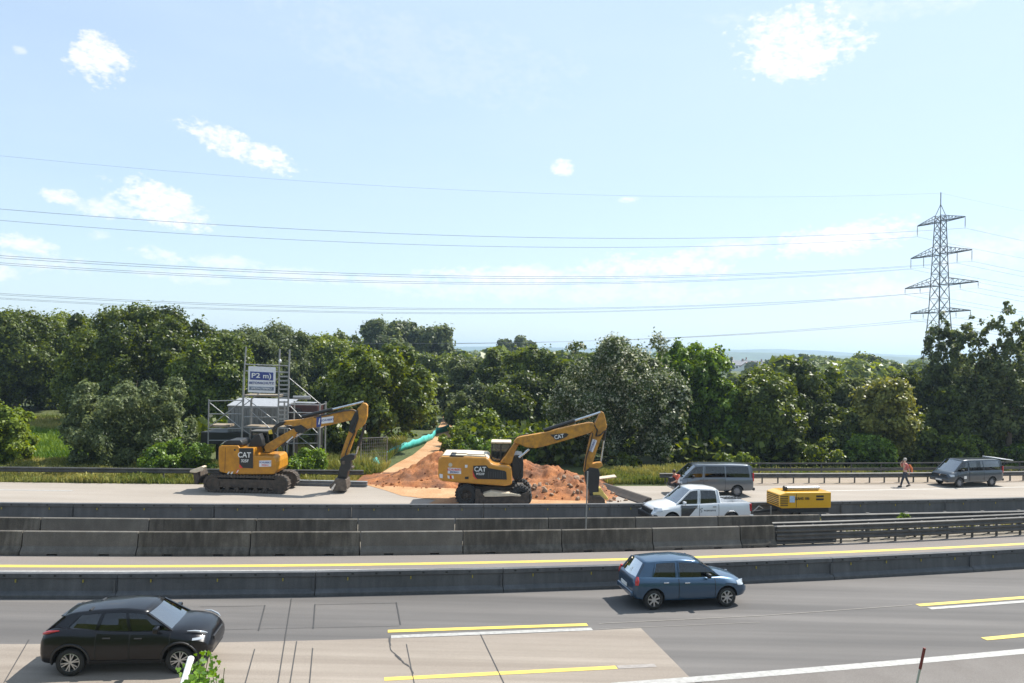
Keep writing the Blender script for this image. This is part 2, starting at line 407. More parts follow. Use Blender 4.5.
# ------------------------------------------------------------------ guardrails
M_galv = mat('galvanised_steel', (.30,.30,.29), .5, .55, vary=.2, scale=2)
M_galvd = mat('weathered_steel', (.085,.082,.078), .6, .3, vary=.3, scale=2)
WPROF = [(0, -.15), (-.05, -.11), (-.05, -.06), (0, -.02), (0, .02), (-.05, .06), (-.05, .11), (0, .15), (.012, .15), (-.035, .11), (-.035, .06), (.012, .02), (.012, -.02), (-.035, -.06), (-.035, -.11), (.012, -.15)]
def rail_sweep(f, x0, x1, z, prof, step=1.5):
    mb = MB(); n = max(1, int((x1-x0)/step)); k = len(prof); vs = []; fs = []
    for i in range(n+1):
        x = x0+(x1-x0)*i/n; nn = norm_at(f, x); p = Vector((x, f(x), z))
        vs += [p+nn*d+Vector((0, 0, h)) for d, h in prof]
    for i in range(n):
        fs += [(i*k+j, i*k+(j+1) % k, (i+1)*k+(j+1) % k, (i+1)*k+j) for j in range(k)]
    fs += [tuple(range(k)), tuple(n*k+j for j in reversed(range(k)))]
    return mb.add(vs, fs)
def guardrail(name, f, x0, x1, rails, spacing, label, cat='guardrail', post=(.06, .1), pz=.7, mrail=M_galvd, mpost=M_galvd, group=None, poff=.06, ybeams=None):
    o0 = Vector((x0, f(x0), 0)); root = empty(name, o0, 0, label, cat, group)
    for z, prof in rails:
        o = rail_sweep(f, x0, x1, z, prof).build('rail', mrail, root, smooth=30); o.location = -o0
    x = x0+.4
    while x < x1:
        nn = norm_at(f, x); p = Vector((x, f(x), 0))+nn*poff-o0
        mb = MB(); mb.box((p.x-post[0]/2, p.y, -.3), (p.x+post[0]/2, p.y+post[1], pz)); mb.build('post', mpost, root)
        x += spacing
    return root
gx = lambda u, f: [x := 0, [x := (u-512)/F*f(x) for _ in range(20)]][1][-1]
guardrail('guardrail', L_rail, gx(-60, L_rail), gx(367, L_rail), [(.60, WPROF)], 4.0, 'long dark guardrail along the grass verge behind the tracked excavator')
guardrail('guardrail', L_rail, gx(662, L_rail), X1, [(.52, WPROF)], 1.05, 'dark guardrail on many short posts behind the vans on the right', mpost=M_galvd)
bx = [(0, -.04), (0, .04), (.06, .04), (.06, -.04)]
bx2 = [(0, -.09), (0, .09), (.05, .09), (.05, -.09)]
guardrail('railing', L_rail2, gx(692, L_rail2), X1, [(.95, bx), (.55, bx2)], 2.2, 'two bar grey railing in front of the trees beyond the right guardrail', 'railing', pz=.93)
def transition():
    xa, xb = xend+.04, gx(843, L_w3); a = Vector((xa, L_w3(xa), 0)); b = Vector((xb, L_w3(xb), 0)); n = norm_at(L_w3, (xa+xb)/2); d = (b-a)
    root = empty('barrier_transition', a, 0, 'closed dark steel transition piece where the front concrete row ends', 'steel barrier')
    o = MB(); sweep(o, [(.30, .04), (.30, .80), (.42, .80), (.42, .04)], Vector((0,0,0)), d, n); o.build('plate', M_bsteel, root, bevel=.01)
    for z in (.10, .56):
        o = MB(); sweep(o, [(.24, z-.05), (.24, z+.05), (.296, z+.05), (.296, z-.05)], Vector((0,0,0)), d, n); o.build('rib', M_galvd, root, bevel=.01)
transition()
# median: steel rails continuing the concrete rows
guardrail('guardrail', off(L_w3, .22), xend+.03, X1, [(.70, WPROF), (.36, WPROF)], 1.33, 'double beam steel guardrail continuing the front concrete row', pz=.84)
guardrail('guardrail', off(L_w3, .8), xend+.03, X1, [(.72, WPROF), (.15, bx2)], 1.33, 'back side beam of the double guardrail beyond the front concrete row', pz=.84)
guardrail('guardrail', off(L_w2, .1), w2[-1]+.03, X1, [(.70, WPROF), (.30, bx)], 2.0, 'thin steel guardrail continuing the rear concrete row', post=(.16, .12), pz=.86)
# ------------------------------------------------------------------ cars
def paint(name, col, metal=.35, rough=.32, vary=.04): return mat(name, col, rough, metal, .5, 1.0, vary=vary, scale=1.5)
M_glass = glass_mat('car_glass', (.07,.085,.085), .08)
M_glassd = glass_mat('tinted_glass', (.02,.025,.03), .10)
M_wind = glass_mat('windshield_glass', (.30,.36,.38), .5)
M_blackp = mat('black_plastic', (.018,.018,.019), .5)
M_rub = mat('tyre_rubber', (.022,.021,.02), .8)
M_alloy = mat('alloy', (.45,.46,.47), .3, .8)
M_chrome = mat('chrome', (.7,.7,.7), .15, 1)
M_red = mat('tail_light_red', (.45,.015,.02), .2, coat=1)
M_lamp = mat('headlight_glass', (.42,.45,.48), .12, .2, coat=1)
M_plate = mat('plate_white', (.7,.7,.68), .5)
M_skin = mat('skin', (.52,.31,.22), .6)
M_amber = mat('amber', (.7,.25,.02), .3)
class Shape:
    def __init__(s, st): s.st = st; s.xs = [a[0] for a in st]
    def at(s, x):
        A = np.array(s.st, dtype=float); xs = A[:, 0]
        if x <= xs[0]: return A[0]
        if x >= xs[-1]: return A[-1]
        i = int(np.searchsorted(xs, x))-1; t = (x-xs[i])/(xs[i+1]-xs[i])
        p0 = A[max(i-1, 0)]; p1 = A[i]; p2 = A[i+1]; p3 = A[min(i+2, len(A)-1)]
        m1 = (p2-p0)/max(1e-6, (p2[0]-p0[0]))*(p2[0]-p1[0]); m2 = (p3-p1)/max(1e-6, (p3[0]-p1[0]))*(p2[0]-p1[0])
        # limit overshoot
        d = p2-p1; m1 = np.where(m1*d <= 0, 0, np.sign(m1)*np.minimum(abs(m1), 2.2*abs(d))); m2 = np.where(m2*d <= 0, 0, np.sign(m2)*np.minimum(abs(m2), 2.2*abs(d)))
        t2, t3 = t*t, t*t*t
        r = (2*t3-3*t2+1)*p1+(t3-2*t2+t)*m1+(-2*t3+3*t2)*p2+(t3-t2)*m2; r[0] = x
        return r
    def section(s, x):
        _, zb, zs, zc, w, wt = s.at(x)[:6]
        return [(0, zb), (w*.80, zb), (w*.93, zb+.03), (w*.975, zb+.12), (w*.995, zb+(zs-zb)*.32), (w, zb+(zs-zb)*.55), (w*.985, zb+(zs-zb)*.78),
                (w*.35+wt*.65, zs-.035), (wt, zs), (wt-.06, zs+(zc-zs)*.30), (wt*.6, zs+(zc-zs)*.78), (0, zc)]
    def side_y(s, x, z):
        sec = s.section(x)[2:9]
        for a, b in zip(sec, sec[1:]):
            if a[1] <= z <= b[1]: t = (z-a[1])/max(1e-6, b[1]-a[1]); return a[0]+(b[0]-a[0])*t
        return sec[-1][0] if z > sec[-1][1] else sec[0][0]
def arch_cut(o, axles, r, w):
    b = bmesh.new()
    for ax, zc in axles:
        for sy in (-1, 1):
            mt = Matrix.Translation((ax, sy*(w-.02), zc)) @ Matrix.Rotation(math.pi/2, 4, 'X')
            bmesh.ops.create_cone(b, cap_ends=True, segments=40, radius1=r, radius2=r, depth=.6, matrix=mt)
    cme = bpy.data.meshes.new('cut'); b.to_mesh(cme); b.free()
    for m in o.data.materials: cme.materials.append(m)
    while len(cme.materials) < 2: cme.materials.append(M_dark)
    cme.polygons.foreach_set('material_index', [1]*len(cme.polygons)); cme.update()
    c = bpy.data.objects.new('cut', cme); C.objects.link(c); c.parent = o.parent
    md = o.modifiers.new('b', 'BOOLEAN'); md.operation = 'DIFFERENCE'; md.object = c; md.solver = 'EXACT'
    bpy.context.view_layer.update()
    me = apply_mods(o); bpy.data.objects.remove(c)
    return me
def wheel(parent, x, y, r, side, w=.2, style='alloy', spokes=5):
    root = empty('wheel', (x, y, r)); root.parent = parent
    s = side
    mb = MB(); mb.lathe([(r*.66, -w/2*s), (r*.9, -w/2*s), (r*.985, -w*.36*s), (r, -w*.2*s), (r, w*.2*s), (r*.985, w*.36*s), (r*.9, w/2*s), (r*.7, w*.49*s), (r*.66, w*.40*s), (r*.66, -w/2*s)], n=36)
    mb.build('tyre', M_rub, root, smooth=50)
    rm = MB()
    rm.lathe([(r*.665, w*.40*s), (r*.62, w*.42*s), (r*.6, w*.1*s), (r*.6, -w*.3*s)], n=36)
    if style == 'steel':
        rm.lathe([(r*.6, w*.2*s), (r*.45, w*.32*s), (r*.2, w*.30*s), (.001, w*.34*s)], n=28)
        for k in range(8):
            a = k*math.pi/4; rm.bar((math.cos(a)*r*.52, w*.24*s, math.sin(a)*r*.52), (math.cos(a)*r*.56, w*.24*s, math.sin(a)*r*.56), .04, .06, mi=1)
    else:
        rm.lathe([(r*.14, w*.36*s), (.001, w*.38*s)], n=16); rm.lathe([(r*.6, -w*.05*s), (.001, -w*.05*s)], n=24, mi=1)
        for k in range(spokes):
            a = 2*math.pi*k/spokes+.3
            for da in ((-.13, .13) if style == 'alloy' else (0,)):
                p = Vector((math.cos(a+da*.4)*r*.12, w*.34*s, math.sin(a+da*.4)*r*.12)); q = Vector((math.cos(a+da*1.4)*r*.63, w*.36*s, math.sin(a+da*1.4)*r*.63))
                rm.bar(p, q, r*(.075 if style == 'alloy' else .16), .03, up=(0, 1, 0))
    rm.build('rim', [M_alloy if style != 'steel' else mat('hubcap_grey', (.20,.20,.21), .45, .4), M_dark], root, smooth=30)
    return root
def patch(sh, x0, x1, z0, z1, sy, nx=14, nz=6, eps=.005, corner=None):
    """panel following the side surface, with thickness"""
    vs = []; fs = []
    z1f = z1 if callable(z1) else (lambda x: z1); z0f = z0 if callable(z0) else (lambda x: z0)
    for lay in (eps, -.02):
        for i in range(nx+1):
            x = x0+(x1-x0)*i/nx
            for j in range(nz+1):
                z = z0f(x)+(z1f(x)-z0f(x))*j/nz; vs.append((x, sy*(sh.side_y(x, z)+lay), z))
    n = nz+1; K = (nx+1)*n
    for i in range(nx):
        for j in range(nz):
            a = i*n+j; fs += [(a, a+1, a+n+1, a+n), (K+a, K+a+n, K+a+n+1, K+a+1)]
    for i in range(nx): a = i*n; fs += [(a, a+n, K+a+n, K+a), (a+nz, K+a+nz, K+a+n+nz, a+n+nz)]
    for j in range(nz): a = j; b = nx*n+j; fs += [(a, K+a, K+a+1, a+1), (b, b+1, K+b+1, K+b)]
    return MB().add(vs, fs)
def make_car(root, sp):
    """sp: dict with stations, pillars, roof, wheels ..."""
    sh = Shape(sp['st']); P = sp['paint']; G_ = sp.get('glass', M_glass)
    xa, xb = sh.xs[0], sh.xs[-1]; N = sp.get('n', 46)
    keep = list(sh.xs)+sp.get('xcuts', []); xs = sorted(keep+[x for x in (xa+(xb-xa)*i/N for i in range(N+1)) if min(abs(x-k) for k in keep) > .02])
    secs = [sh.section(x) for x in xs]; bed = sp.get('bed')
    if bed:
        for x, s in zip(xs, secs):
            if bed[0] <= x <= bed[1]: wt = s[8][0]; s[9] = (wt-.07, s[8][1]+.0); s[10] = (wt-.08, bed[2]); s[11] = (0, bed[2])
    n = len(secs[0]); vs = []; fs = []
    for x, s in zip(xs, secs):
        vs += [(x, y, z) for y, z in s]+[(x, -y, z) for y, z in s[-2:0:-1]]
    k = 2*n-2
    for i in range(len(xs)-1):
        for j in range(k): fs.append((i*k+j, (i+1)*k+j, (i+1)*k+(j+1) % k, i*k+(j+1) % k))
    fs += [tuple(range(k)), tuple((len(xs)-1)*k+j for j in reversed(range(k)))]
    o = MB().add(vs, fs).build('body', [P, M_dark], root)
    b = bmesh.new(); b.from_mesh(o.data); bmesh.ops.triangulate(b, faces=[f for f in b.faces if len(f.verts) > 4]); b.to_mesh(o.data); b.free()
    arch_cut(o, [(x, sp['rw']+.02) for x in sp['axles']], sp['arch'], sp['w'])
    o.data.polygons.foreach_set('use_smooth', [True]*len(o.data.polygons)); o.data.set_sharp_from_angle(angle=R(32))
    # greenhouse : pillars [(xb, xr)], roof height function
    pil = sp['pil']; roof = sp['roof']  # roof(x)->(z, y)
    def bot(x): a = sh.at(x); return Vector((x, a[5]-.03, a[2]-.01))
    tops = [Vector((xr, roof(xr)[1], roof(xr)[0])) for _, xr in pil]; bots = [bot(xb_) for xb_, _ in pil]
    GH = {1: MB(), -1: MB()}; wins = []
    pw = sp.get('pw', .045)
    def lerp(a, b, t): return a+(b-a)*t
    for i in range(len(pil)-1):
        a0, a1, b0, b1 = bots[i], tops[i], bots[i+1], tops[i+1]
        l = (b0-a0).length; lt = (b1-a1).length; solid = sp.get('solid', ())
        if i in solid:
            for sy in (1, -1):
                m_ = [Vector((p.x, p.y*sy, p.z)) for p in (a0, b0, b1, a1)]; GH[sy].add(m_+[p+Vector((0, -.03*sy, 0)) for p in m_], [(0,1,2,3),(4,5,6,7),(0,4,7,3),(1,5,6,2)])
            continue
        ns = 6
        Bt = [bot(lerp(a0.x, b0.x, t/ns)) for t in range(ns+1)]; Tt = []
        for t in range(ns+1):
            x = lerp(a1.x, b1.x, t/ns); Tt.append(Vector((x, roof(x)[1], roof(x)[0])))
        u0 = pw/max(l, .1); u1 = 1-u0; vv0, vv1 = .03, .90
        def pt(u, v):
            f = u*ns; j = min(int(f), ns-1); q = f-j
            p = lerp(lerp(Bt[j], Bt[j+1], q), lerp(Tt[j], Tt[j+1], q), v); p = p.copy(); p.y += .035*math.sin(math.pi*v); return p
        U = [0, u0]+[u0+(u1-u0)*j/6 for j in range(1, 6)]+[u1, 1]; V = [0, vv0, .33, .62, vv1, 1]
        for sy in (1, -1):
            g = [[pt(u, v) for v in V] for u in U]; g = [[Vector((p.x, p.y*sy, p.z)) for p in r_] for r_ in g]
            for iu in range(len(U)-1):
                for iv in range(len(V)-1):
                    if 0 < iu < len(U)-2 and 0 < iv < len(V)-2: continue
                    GH[sy].add([g[iu][iv], g[iu+1][iv], g[iu+1][iv+1], g[iu][iv+1]], [(0,1,2,3)])
            wm = MB(); 
            for iu in range(1, len(U)-2):
                for iv in range(1, len(V)-2):
                    wm.add([p-Vector((0, .012*sy, 0)) for p in (g[iu][iv], g[iu+1][iv], g[iu+1][iv+1], g[iu][iv+1])], [(0,1,2,3)])
            wins.append((wm, i, sy))
    # windscreen and rear window
    def cross(pb, ptop, bulge, name, g, mi):
        W = 8; hb = 6; grid = []
        for j in range(hb+1):
            v = j/hb; e = lerp(pb, ptop, v)
            grid.append([Vector((e.x+bulge*(1-(2*q/W-1)**2), e.y*(1-2*q/W), e.z+(sp.get('crown', .05) if j == hb else sp.get('crown', .05)*v)*(1-(2*q/W-1)**2))) for q in range(W+1)])
        wm = MB(); fr = MB()
        for j in range(hb):
            for q in range(W):
                quad = [grid[j][q], grid[j][q+1], grid[j+1][q+1], grid[j+1][q]]
                (wm if (0 < q < W-1 or True) and j < hb else fr).add(quad, [(0,1,2,3)])
        return wm, fr
    wm, fr = cross(bots[-1], tops[-1], sp.get('wbulge', .10), 'windshield', G_, 0)
    wm.build('windshield', sp.get('wglass', M_wind), root, smooth=60)
    wr, _ = cross(bots[0], tops[0], -sp.get('rbulge', .05), 'rear', G_, 0)
    if sp.get('rear_solid'): wr.build('rear_panel', P, root, smooth=60)
    else: wr.build('rear_window', sp.get('rglass', M_glassd), root, smooth=60)
    # pillars along windscreen edges
    for e in (-1, 0):
        for sy in (1, -1):
            p, q = bots[e], tops[e]; GH[sy].bar((p.x, p.y*sy, p.z), (q.x, q.y*sy, q.z+.0), .06, .05)
    # roof
    xr0, xr1 = pil[0][1], pil[-1][1]; nr = 14; W = 8; vs = []; fs = []
    for i in range(nr+1):
        x = lerp(xr0, xr1, i/nr); z, y = roof(x)
        bl = (-sp.get('rbulge', .05) if i == 0 else sp.get('wbulge', .10) if i == nr else 0)
        for q in range(W+1):
            c = 1-(2*q/W-1)**2; vs.append((x+bl*c, y*(1-2*q/W), z+sp.get('crown', .05)*c))
    for i in range(nr):
        for q in range(W): a = i*(W+1)+q; fs.append((a, a+1, a+W+2, a+W+1))
    for sy in (1, -1): GH[sy].build('side_pillars', sp.get('pillar_mat', P), root, smooth=40)
    rf = MB().add(vs, fs).build('roof', P, root, smooth=60)
    md = rf.modifiers.new('s', 'SOLIDIFY'); md.thickness = .03; md.offset = -1
    for wm, i, sy in wins:
        wm.build('window', sp.get('glasses', {}).get(i, G_), root, smooth=60)
    # interior floor and seats
    it = MB(); fx0, fx1 = bots[0].x+.25, bots[-1].x-.25
    if not sp.get('rear_solid') or True:
        sb = [x for x in sp.get('seats', [])]
        for x in sb:
            for sy in (.36, -.36):
                zt = sh.at(x)[2]
                it.box((x-.1, sy-.23, zt-.35), (x+.02, sy+.23, zt+.22)); it.box((x-.08, sy-.12, zt+.24), (x, sy+.12, zt+.40))
        it.build('seats', M_blackp, root, bevel=.03)
    # doors
    for (x0, x1, hx) in sp.get('doors', []):
        for sy in (1, -1):
            zt = (lambda x: sh.at(x)[2]-.05)
            d = patch(sh, x0, x1, sp.get('dz', .36), zt, sy).build('door', [sp.get('door_mat', P), M_dark], root)
            arch_cut(d, [(x, sp['rw']+.02) for x in sp['axles']], sp['arch']+.03, sp['w'])
            d.data.polygons.foreach_set('use_smooth', [True]*len(d.data.polygons)); d.data.set_sharp_from_angle(angle=R(40))
            hz = sh.at(hx)[2]-.14
            h = MB(); h.box((hx-.09, 0, -.016), (hx+.09, .045, .016)); y = sh.side_y(hx, hz)
            ho = h.build('handle', sp.get('handle', P), d, bevel=.01); ho.location = (0, sy*y if sy > 0 else -y-.045, hz)
            # dark gaps
    gp = MB()
    for x in sp.get('gaps', []):
        for sy in (1, -1):
            zt = sh.at(x)[2]-.03; zz = sp.get('dz', .36)
            for j in range(8):
                za = zz+(zt-zz)*j/8; zb_ = zz+(zt-zz)*(j+1)/8
                gp.bar((x, sy*(sh.side_y(x, za)+.004), za), (x, sy*(sh.side_y(x, zb_)+.004), zb_), .014, .01)
    if gp.v: gp.build('door_gap', M_dark, root)
    # sill cladding
    if sp.get('clad'):
        z = sp['clad']; ax = sp['axles']; r = sp['arch']
        for sy in (1, -1):
            c = patch(sh, ax[0]+r*.9, ax[1]-r*.9, lambda x: sh.at(x)[1]+.03, lambda x: sh.at(x)[1]+z, sy, eps=.015).build('sill_cladding', M_blackp, root)
        for a in ax:
            for sy in (1, -1):
                ring = []
                for k in range(17):
                    t = math.pi*(-.05+1.1*k/16); px, pz = a+math.cos(t)*(r+.03), sp['rw']+.02+math.sin(t)*(r+.03)
                    ring.append((px, sy*(sh.side_y(px, pz)-.005), pz))
                MB().tube(ring, .035, 6).build('wheel_arch_trim', M_blackp, root, smooth=60)
    for x in sp['axles']:
        for sy in (1, -1): wheel(root, x, sy*(sp['w']-.115), sp['rw'], sy, .21, sp.get('wheel', 'alloy'), sp.get('spokes', 5))
    # mirrors
    mx = sp['mirror']
    for sy in (1, -1):
        b_ = sh.at(mx); m_ = MB(); m_.box((-.07, -.11, -.07), (.06, .11, .08)); mo = m_.build('mirror', sp.get('mirror_mat', P), root, bevel=.04)
        mo.location = (mx, sy*(b_[5]+.13), b_[2]+.08)
    return sh
def lamp_patch(sh, root, name, x0, x1, z0, z1, m, eps=.012):
    out = []
    for sy in (1, -1): out.append(patch(sh, x0, x1, z0, z1, sy, 6, 4, eps).build(name, m, root, smooth=40))
    return out
# --- people
def skin_mesh(name, J, E, m, sub=2):
    """J {name:(x,y,z,r[,r2])}, first joint is the root"""
    ks = list(J); me = bpy.data.meshes.new(name)
    me.from_pydata([J[k][:3] for k in ks], [(ks.index(a), ks.index(b)) for a, b in E], []); me.update()
    o = bpy.data.objects.new(name, me); C.objects.link(o)
    md = o.modifiers.new('skin', 'SKIN'); md.use_smooth_shade = True
    for i, k in enumerate(ks):
        r = J[k][3:]; d = me.skin_vertices[0].data[i]; d.radius = (r[0], r[1] if len(r) > 1 else r[0]); d.use_root = (i == 0)
    s = o.modifiers.new('sub', 'SUBSURF'); s.levels = s.render_levels = sub
    me2 = apply_mods(o); me2.materials.clear(); me2.materials.append(m)
    me2.polygons.foreach_set('use_smooth', [True]*len(me2.polygons))
    return o
def person(loc, rz, label, pose, shirt, trousers, hair, shoes=None, scale=1, extra=None):
    root = empty('person', loc, rz, label, 'person', scale=scale)
    J = {}; J.update(pose)
    E = [('pelvis','waist'),('waist','chest'),('chest','neck'),('neck','head'),('head','crown')]
    arms = [(f'{s}_sho', f'{s}_elb', f'{s}_wri', f'{s}_hand') for s in 'lr']; legs = [(f'{s}_hip', f'{s}_knee', f'{s}_ank', f'{s}_toe') for s in 'lr']
    for a in arms: E += [('chest', a[0]), (a[0], a[1]), (a[1], a[2]), (a[2], a[3])]
    lg = 'l_hip' in J
    if lg:
        for l in legs: E += [('pelvis', l[0]), (l[0], l[1]), (l[1], l[2]), (l[2], l[3])]
    b = skin_mesh('body', J, E, M_skin); b.parent = root
    # fingers
    for s in 'lr':
        if f'{s}_hand' in J:
            w = Vector(J[f'{s}_wri'][:3]); h = Vector(J[f'{s}_hand'][:3]); d = (h-w).normalized(); sd = d.cross(Vector((1, 0, 0))).normalized()
            fm = MB()
            for k, (o_, l_) in enumerate(((-.03, .062), (-.01, .07), (.01, .067), (.03, .052))):
                p = h+sd*o_; fm.tube([p, p+d*l_*.6, p+d*l_+Vector((.012, 0, 0))], [.009, .008, .006], 6)
            fm.tube([w+d*.03+sd*-.02, w+d*.055+sd*-.052, w+d*.09+sd*-.058], [.012, .01, .008], 6)
            fm.build('fingers', M_skin, root, smooth=60)
    inf = lambda t, k: (t[0], t[1], t[2], *[r+k for r in t[3:]])
    SJ = {k: inf(J[k], .014) for k in ('waist', 'chest')}; SJ['pelvis2'] = inf(J['pelvis'], .012)
    n = J['neck']; SJ['neck2'] = (n[0], n[1], n[2]-.05, .062)
    SE = [('waist','chest'),('waist','pelvis2'),('chest','neck2')]
    for s in 'lr':
        sl = .55 if pose.get('short') else 1
        SJ[f'{s}_sho'] = inf(J[f'{s}_sho'], .014); e = J[f'{s}_elb']; SJ[f'{s}_elb'] = inf(e, .014); SE += [('chest', f'{s}_sho'), (f'{s}_sho', f'{s}_elb')]
    so = skin_mesh('shirt', SJ, SE, shirt); so.parent = root
    if lg:
        TJ = {'pelvis': inf(J['pelvis'], .016)}; TE = []
        for s in 'lr':
            for j in ('hip', 'knee', 'ank'): TJ[f'{s}_{j}'] = inf(J[f'{s}_{j}'], .016)
            TE += [('pelvis', f'{s}_hip'), (f'{s}_hip', f'{s}_knee'), (f'{s}_knee', f'{s}_ank')]
        to = skin_mesh('trousers', TJ, TE, trousers); to.parent = root
        for s in 'lr':
            a = Vector(J[f'{s}_ank'][:3]); t = Vector(J[f'{s}_toe'][:3])
            MB().tube([a+Vector((-.06, 0, -.04)), a+Vector((0, 0, -.03)), t, t+(t-a)*.15], [.045, .055, .045, .02], 8).build('shoe', shoes or M_blackp, root, smooth=60)
    hd = J['head']; cr = J['crown']; c = (Vector(hd[:3])+Vector(cr[:3]))/2
    hm = MB(); hm.lathe([(.001, .115), (.06, .105), (.095, .06), (.105, .0), (.095, -.05), (.07, -.08)], c+Vector((-.018, 0, .045)), 'z', 14)
    hm.build('hair', hair, root, smooth=60)
    nm = MB(); nm.tube([c+Vector((.085, 0, .01)), c+Vector((.115, 0, -.015))], [.008, .016], 6); nm.build('nose', M_skin, root)
    em = MB()
    for sy in (-.032, .032): em.box(c+Vector((.088, sy-.012, .02)), c+Vector((.1, sy+.012, .032)))
    em.build('eyes', M_dark, root)
    return root
def stand_pose(stride=0, arms=None):
    P = {'pelvis': (0,0,.96,.13,.10), 'waist': (.0,0,1.1,.12,.095), 'chest': (.01,0,1.34,.15,.11), 'neck': (.02,0,1.52,.052), 'head': (.04,0,1.60,.075,.085), 'crown': (.04,0,1.72,.07,.075)}
    for s, y, q in (('l', 1, 1), ('r', -1, -1)):
        st = stride*q
        P[f'{s}_hip'] = (st*.1, .10*y, .88, .088); P[f'{s}_knee'] = (st*.55+.05*abs(stride)*2, .10*y, .49, .062); P[f'{s}_ank'] = (st*1.0, .10*y, .09 if st >= 0 else .13, .042); P[f'{s}_toe'] = (st*1.0+.16, .11*y, .035, .032)
        P[f'{s}_sho'] = (0, .20*y, 1.44, .058); P[f'{s}_elb'] = (-st*.35, .25*y, 1.16, .044); P[f'{s}_wri'] = (-st*.6+.07, .25*y, .92, .03); P[f'{s}_hand'] = (-st*.65+.09, .25*y, .85, .034, .02)
    if arms: P.update(arms)
    return P
SIT = {'pelvis': (0,0,.0,.15,.12), 'waist': (-.03,0,.14,.13,.10), 'chest': (-.07,0,.37,.155,.115), 'neck': (-.05,0,.54,.052), 'head': (-.02,0,.62,.075,.085), 'crown': (-.02,0,.73,.07,.075),
  'l_sho': (-.06,.2,.47,.058), 'l_elb': (.14,.25,.27,.044), 'l_wri': (.38,.2,.36,.03), 'l_hand': (.45,.16,.38,.034,.02),
  'r_sho': (-.06,-.2,.47,.058), 'r_elb': (.14,-.26,.27,.044), 'r_wri': (.38,-.2,.38,.03), 'r_hand': (.45,-.16,.41,.034,.02)}
M_hair = mat('dark_hair', (.03,.02,.015), .6); M_hairg = mat('grey_hair', (.35,.32,.28), .7)
def plate(root, x, z, w=.52, face=1, txt=None):
    mb = MB(); mb.box((x-.012, -w/2, z-.055), (x+.012, w/2, z+.055)); return mb.build('licence_plate', M_plate, root)
def head_from(f, x, flip): s = slope(f, x); a = math.atan(s); return a+(math.pi if flip else 0)
# ---- black crossover
def black_car():
    c = G(120.5, 675.5); c = Vector((c.x, c.y+.85, .006))
    root = empty('car', c, R(6.5), 'black crossover car driving right past the creeper covered white post', 'car', scale=(.975, 1.0, .96))
    P = mat('black_paint', (.006,.006,.008), .3, .2, .35, .35, vary=.04, scale=1.5)
    st = [(-2.03,.48,.80,.82,.62,.46),(-1.99,.36,.95,.97,.76,.58),(-1.88,.30,1.06,1.08,.84,.69),(-1.6,.28,1.14,1.16,.885,.755),(-1.2,.27,1.13,1.15,.90,.78),(-.6,.25,1.06,1.08,.87,.78),(.2,.25,1.03,1.05,.865,.77),
          (.85,.25,1.03,1.08,.87,.765),(1.25,.27,1.02,1.10,.895,.75),(1.6,.30,.97,1.05,.885,.70),(1.82,.33,.88,.96,.82,.60),(1.92,.38,.76,.82,.72,.50),(1.97,.46,.64,.67,.58,.40)]
    def roof(x):
        z = np.interp(x, [-1.65,-1.3,-.8,-.2,.25,.5], [1.36,1.44,1.50,1.535,1.50,1.42]); y = np.interp(x, [-1.65,-1,.2,.5], [.50,.56,.60,.60]); return float(z)-.03, float(y)
    sh = make_car(root, dict(st=st, paint=P, roof=roof, pil=[(-1.90,-1.55),(-1.42,-1.15),(-.72,-.62),(.06,-.08),(1.05,.42)], w=.885, axles=(-1.265,1.265), rw=.335, arch=.40,
        solid=(0,), glasses={1: M_glassd}, doors=[(-.68,.06,-.45),(.10,1.0,.28)], gaps=[.08,1.02,-.70], clad=.12, mirror=.72, seats=[-.15,-.95], dz=.38, handle=M_blackp, wheel='alloy', spokes=6, mirror_mat=P, crown=.045))
    lamp_patch(sh, root, 'headlight', 1.55, 1.80, .83, .875, M_lamp, .008)
    for sy in (1, -1):
        mb = MB(); mb.tube([(1.40, sy*.775, 1.03), (1.58, sy*.745, 1.02), (1.76, sy*.67, .965), (1.84, sy*.60, .92)], [.008, .022, .026, .01], 8); mb.build('running_light', M_lamp, root, smooth=60)
        mb = MB(); mb.lathe([(.001, .03), (.08, .025), (.10, 0), (.10, -.12)], (1.885, sy*.5, .66), 'x', 18); mb.build('round_headlight', M_lamp, root, smooth=60)
        mb = MB(); mb.tube([(-1.95, sy*.70, 1.0), (-1.80, sy*.79, 1.06), (-1.55, sy*.82, 1.10)], [.03, .04, .01], 8); mb.build('tail_light', M_red, root, smooth=60)
    mb = MB(); mb.box((1.90, -.42, .66), (1.97, .42, .78)); mb.build('grille', M_blackp, root, bevel=.02)
    mb = MB(); mb.box((1.88, -.5, .38), (1.96, .5, .43)); mb.build('lower_bumper', M_blackp, root, bevel=.02)
    mb = MB(); mb.box((-1.66, -.48, 1.335), (-1.50, .48, 1.36)); mb.build('roof_spoiler', P, root, bevel=.01)
    plate(root, -2.03, .75)
    d = person((0,0,0), 0, 'driver in light blue shirt inside the black crossover car', SIT, mat('light_blue_shirt', (.12,.30,.50), .8), None, M_hair)
    d.matrix_world = root.matrix_basis @ Matrix.Translation((.05, .36, .62))
black_car()
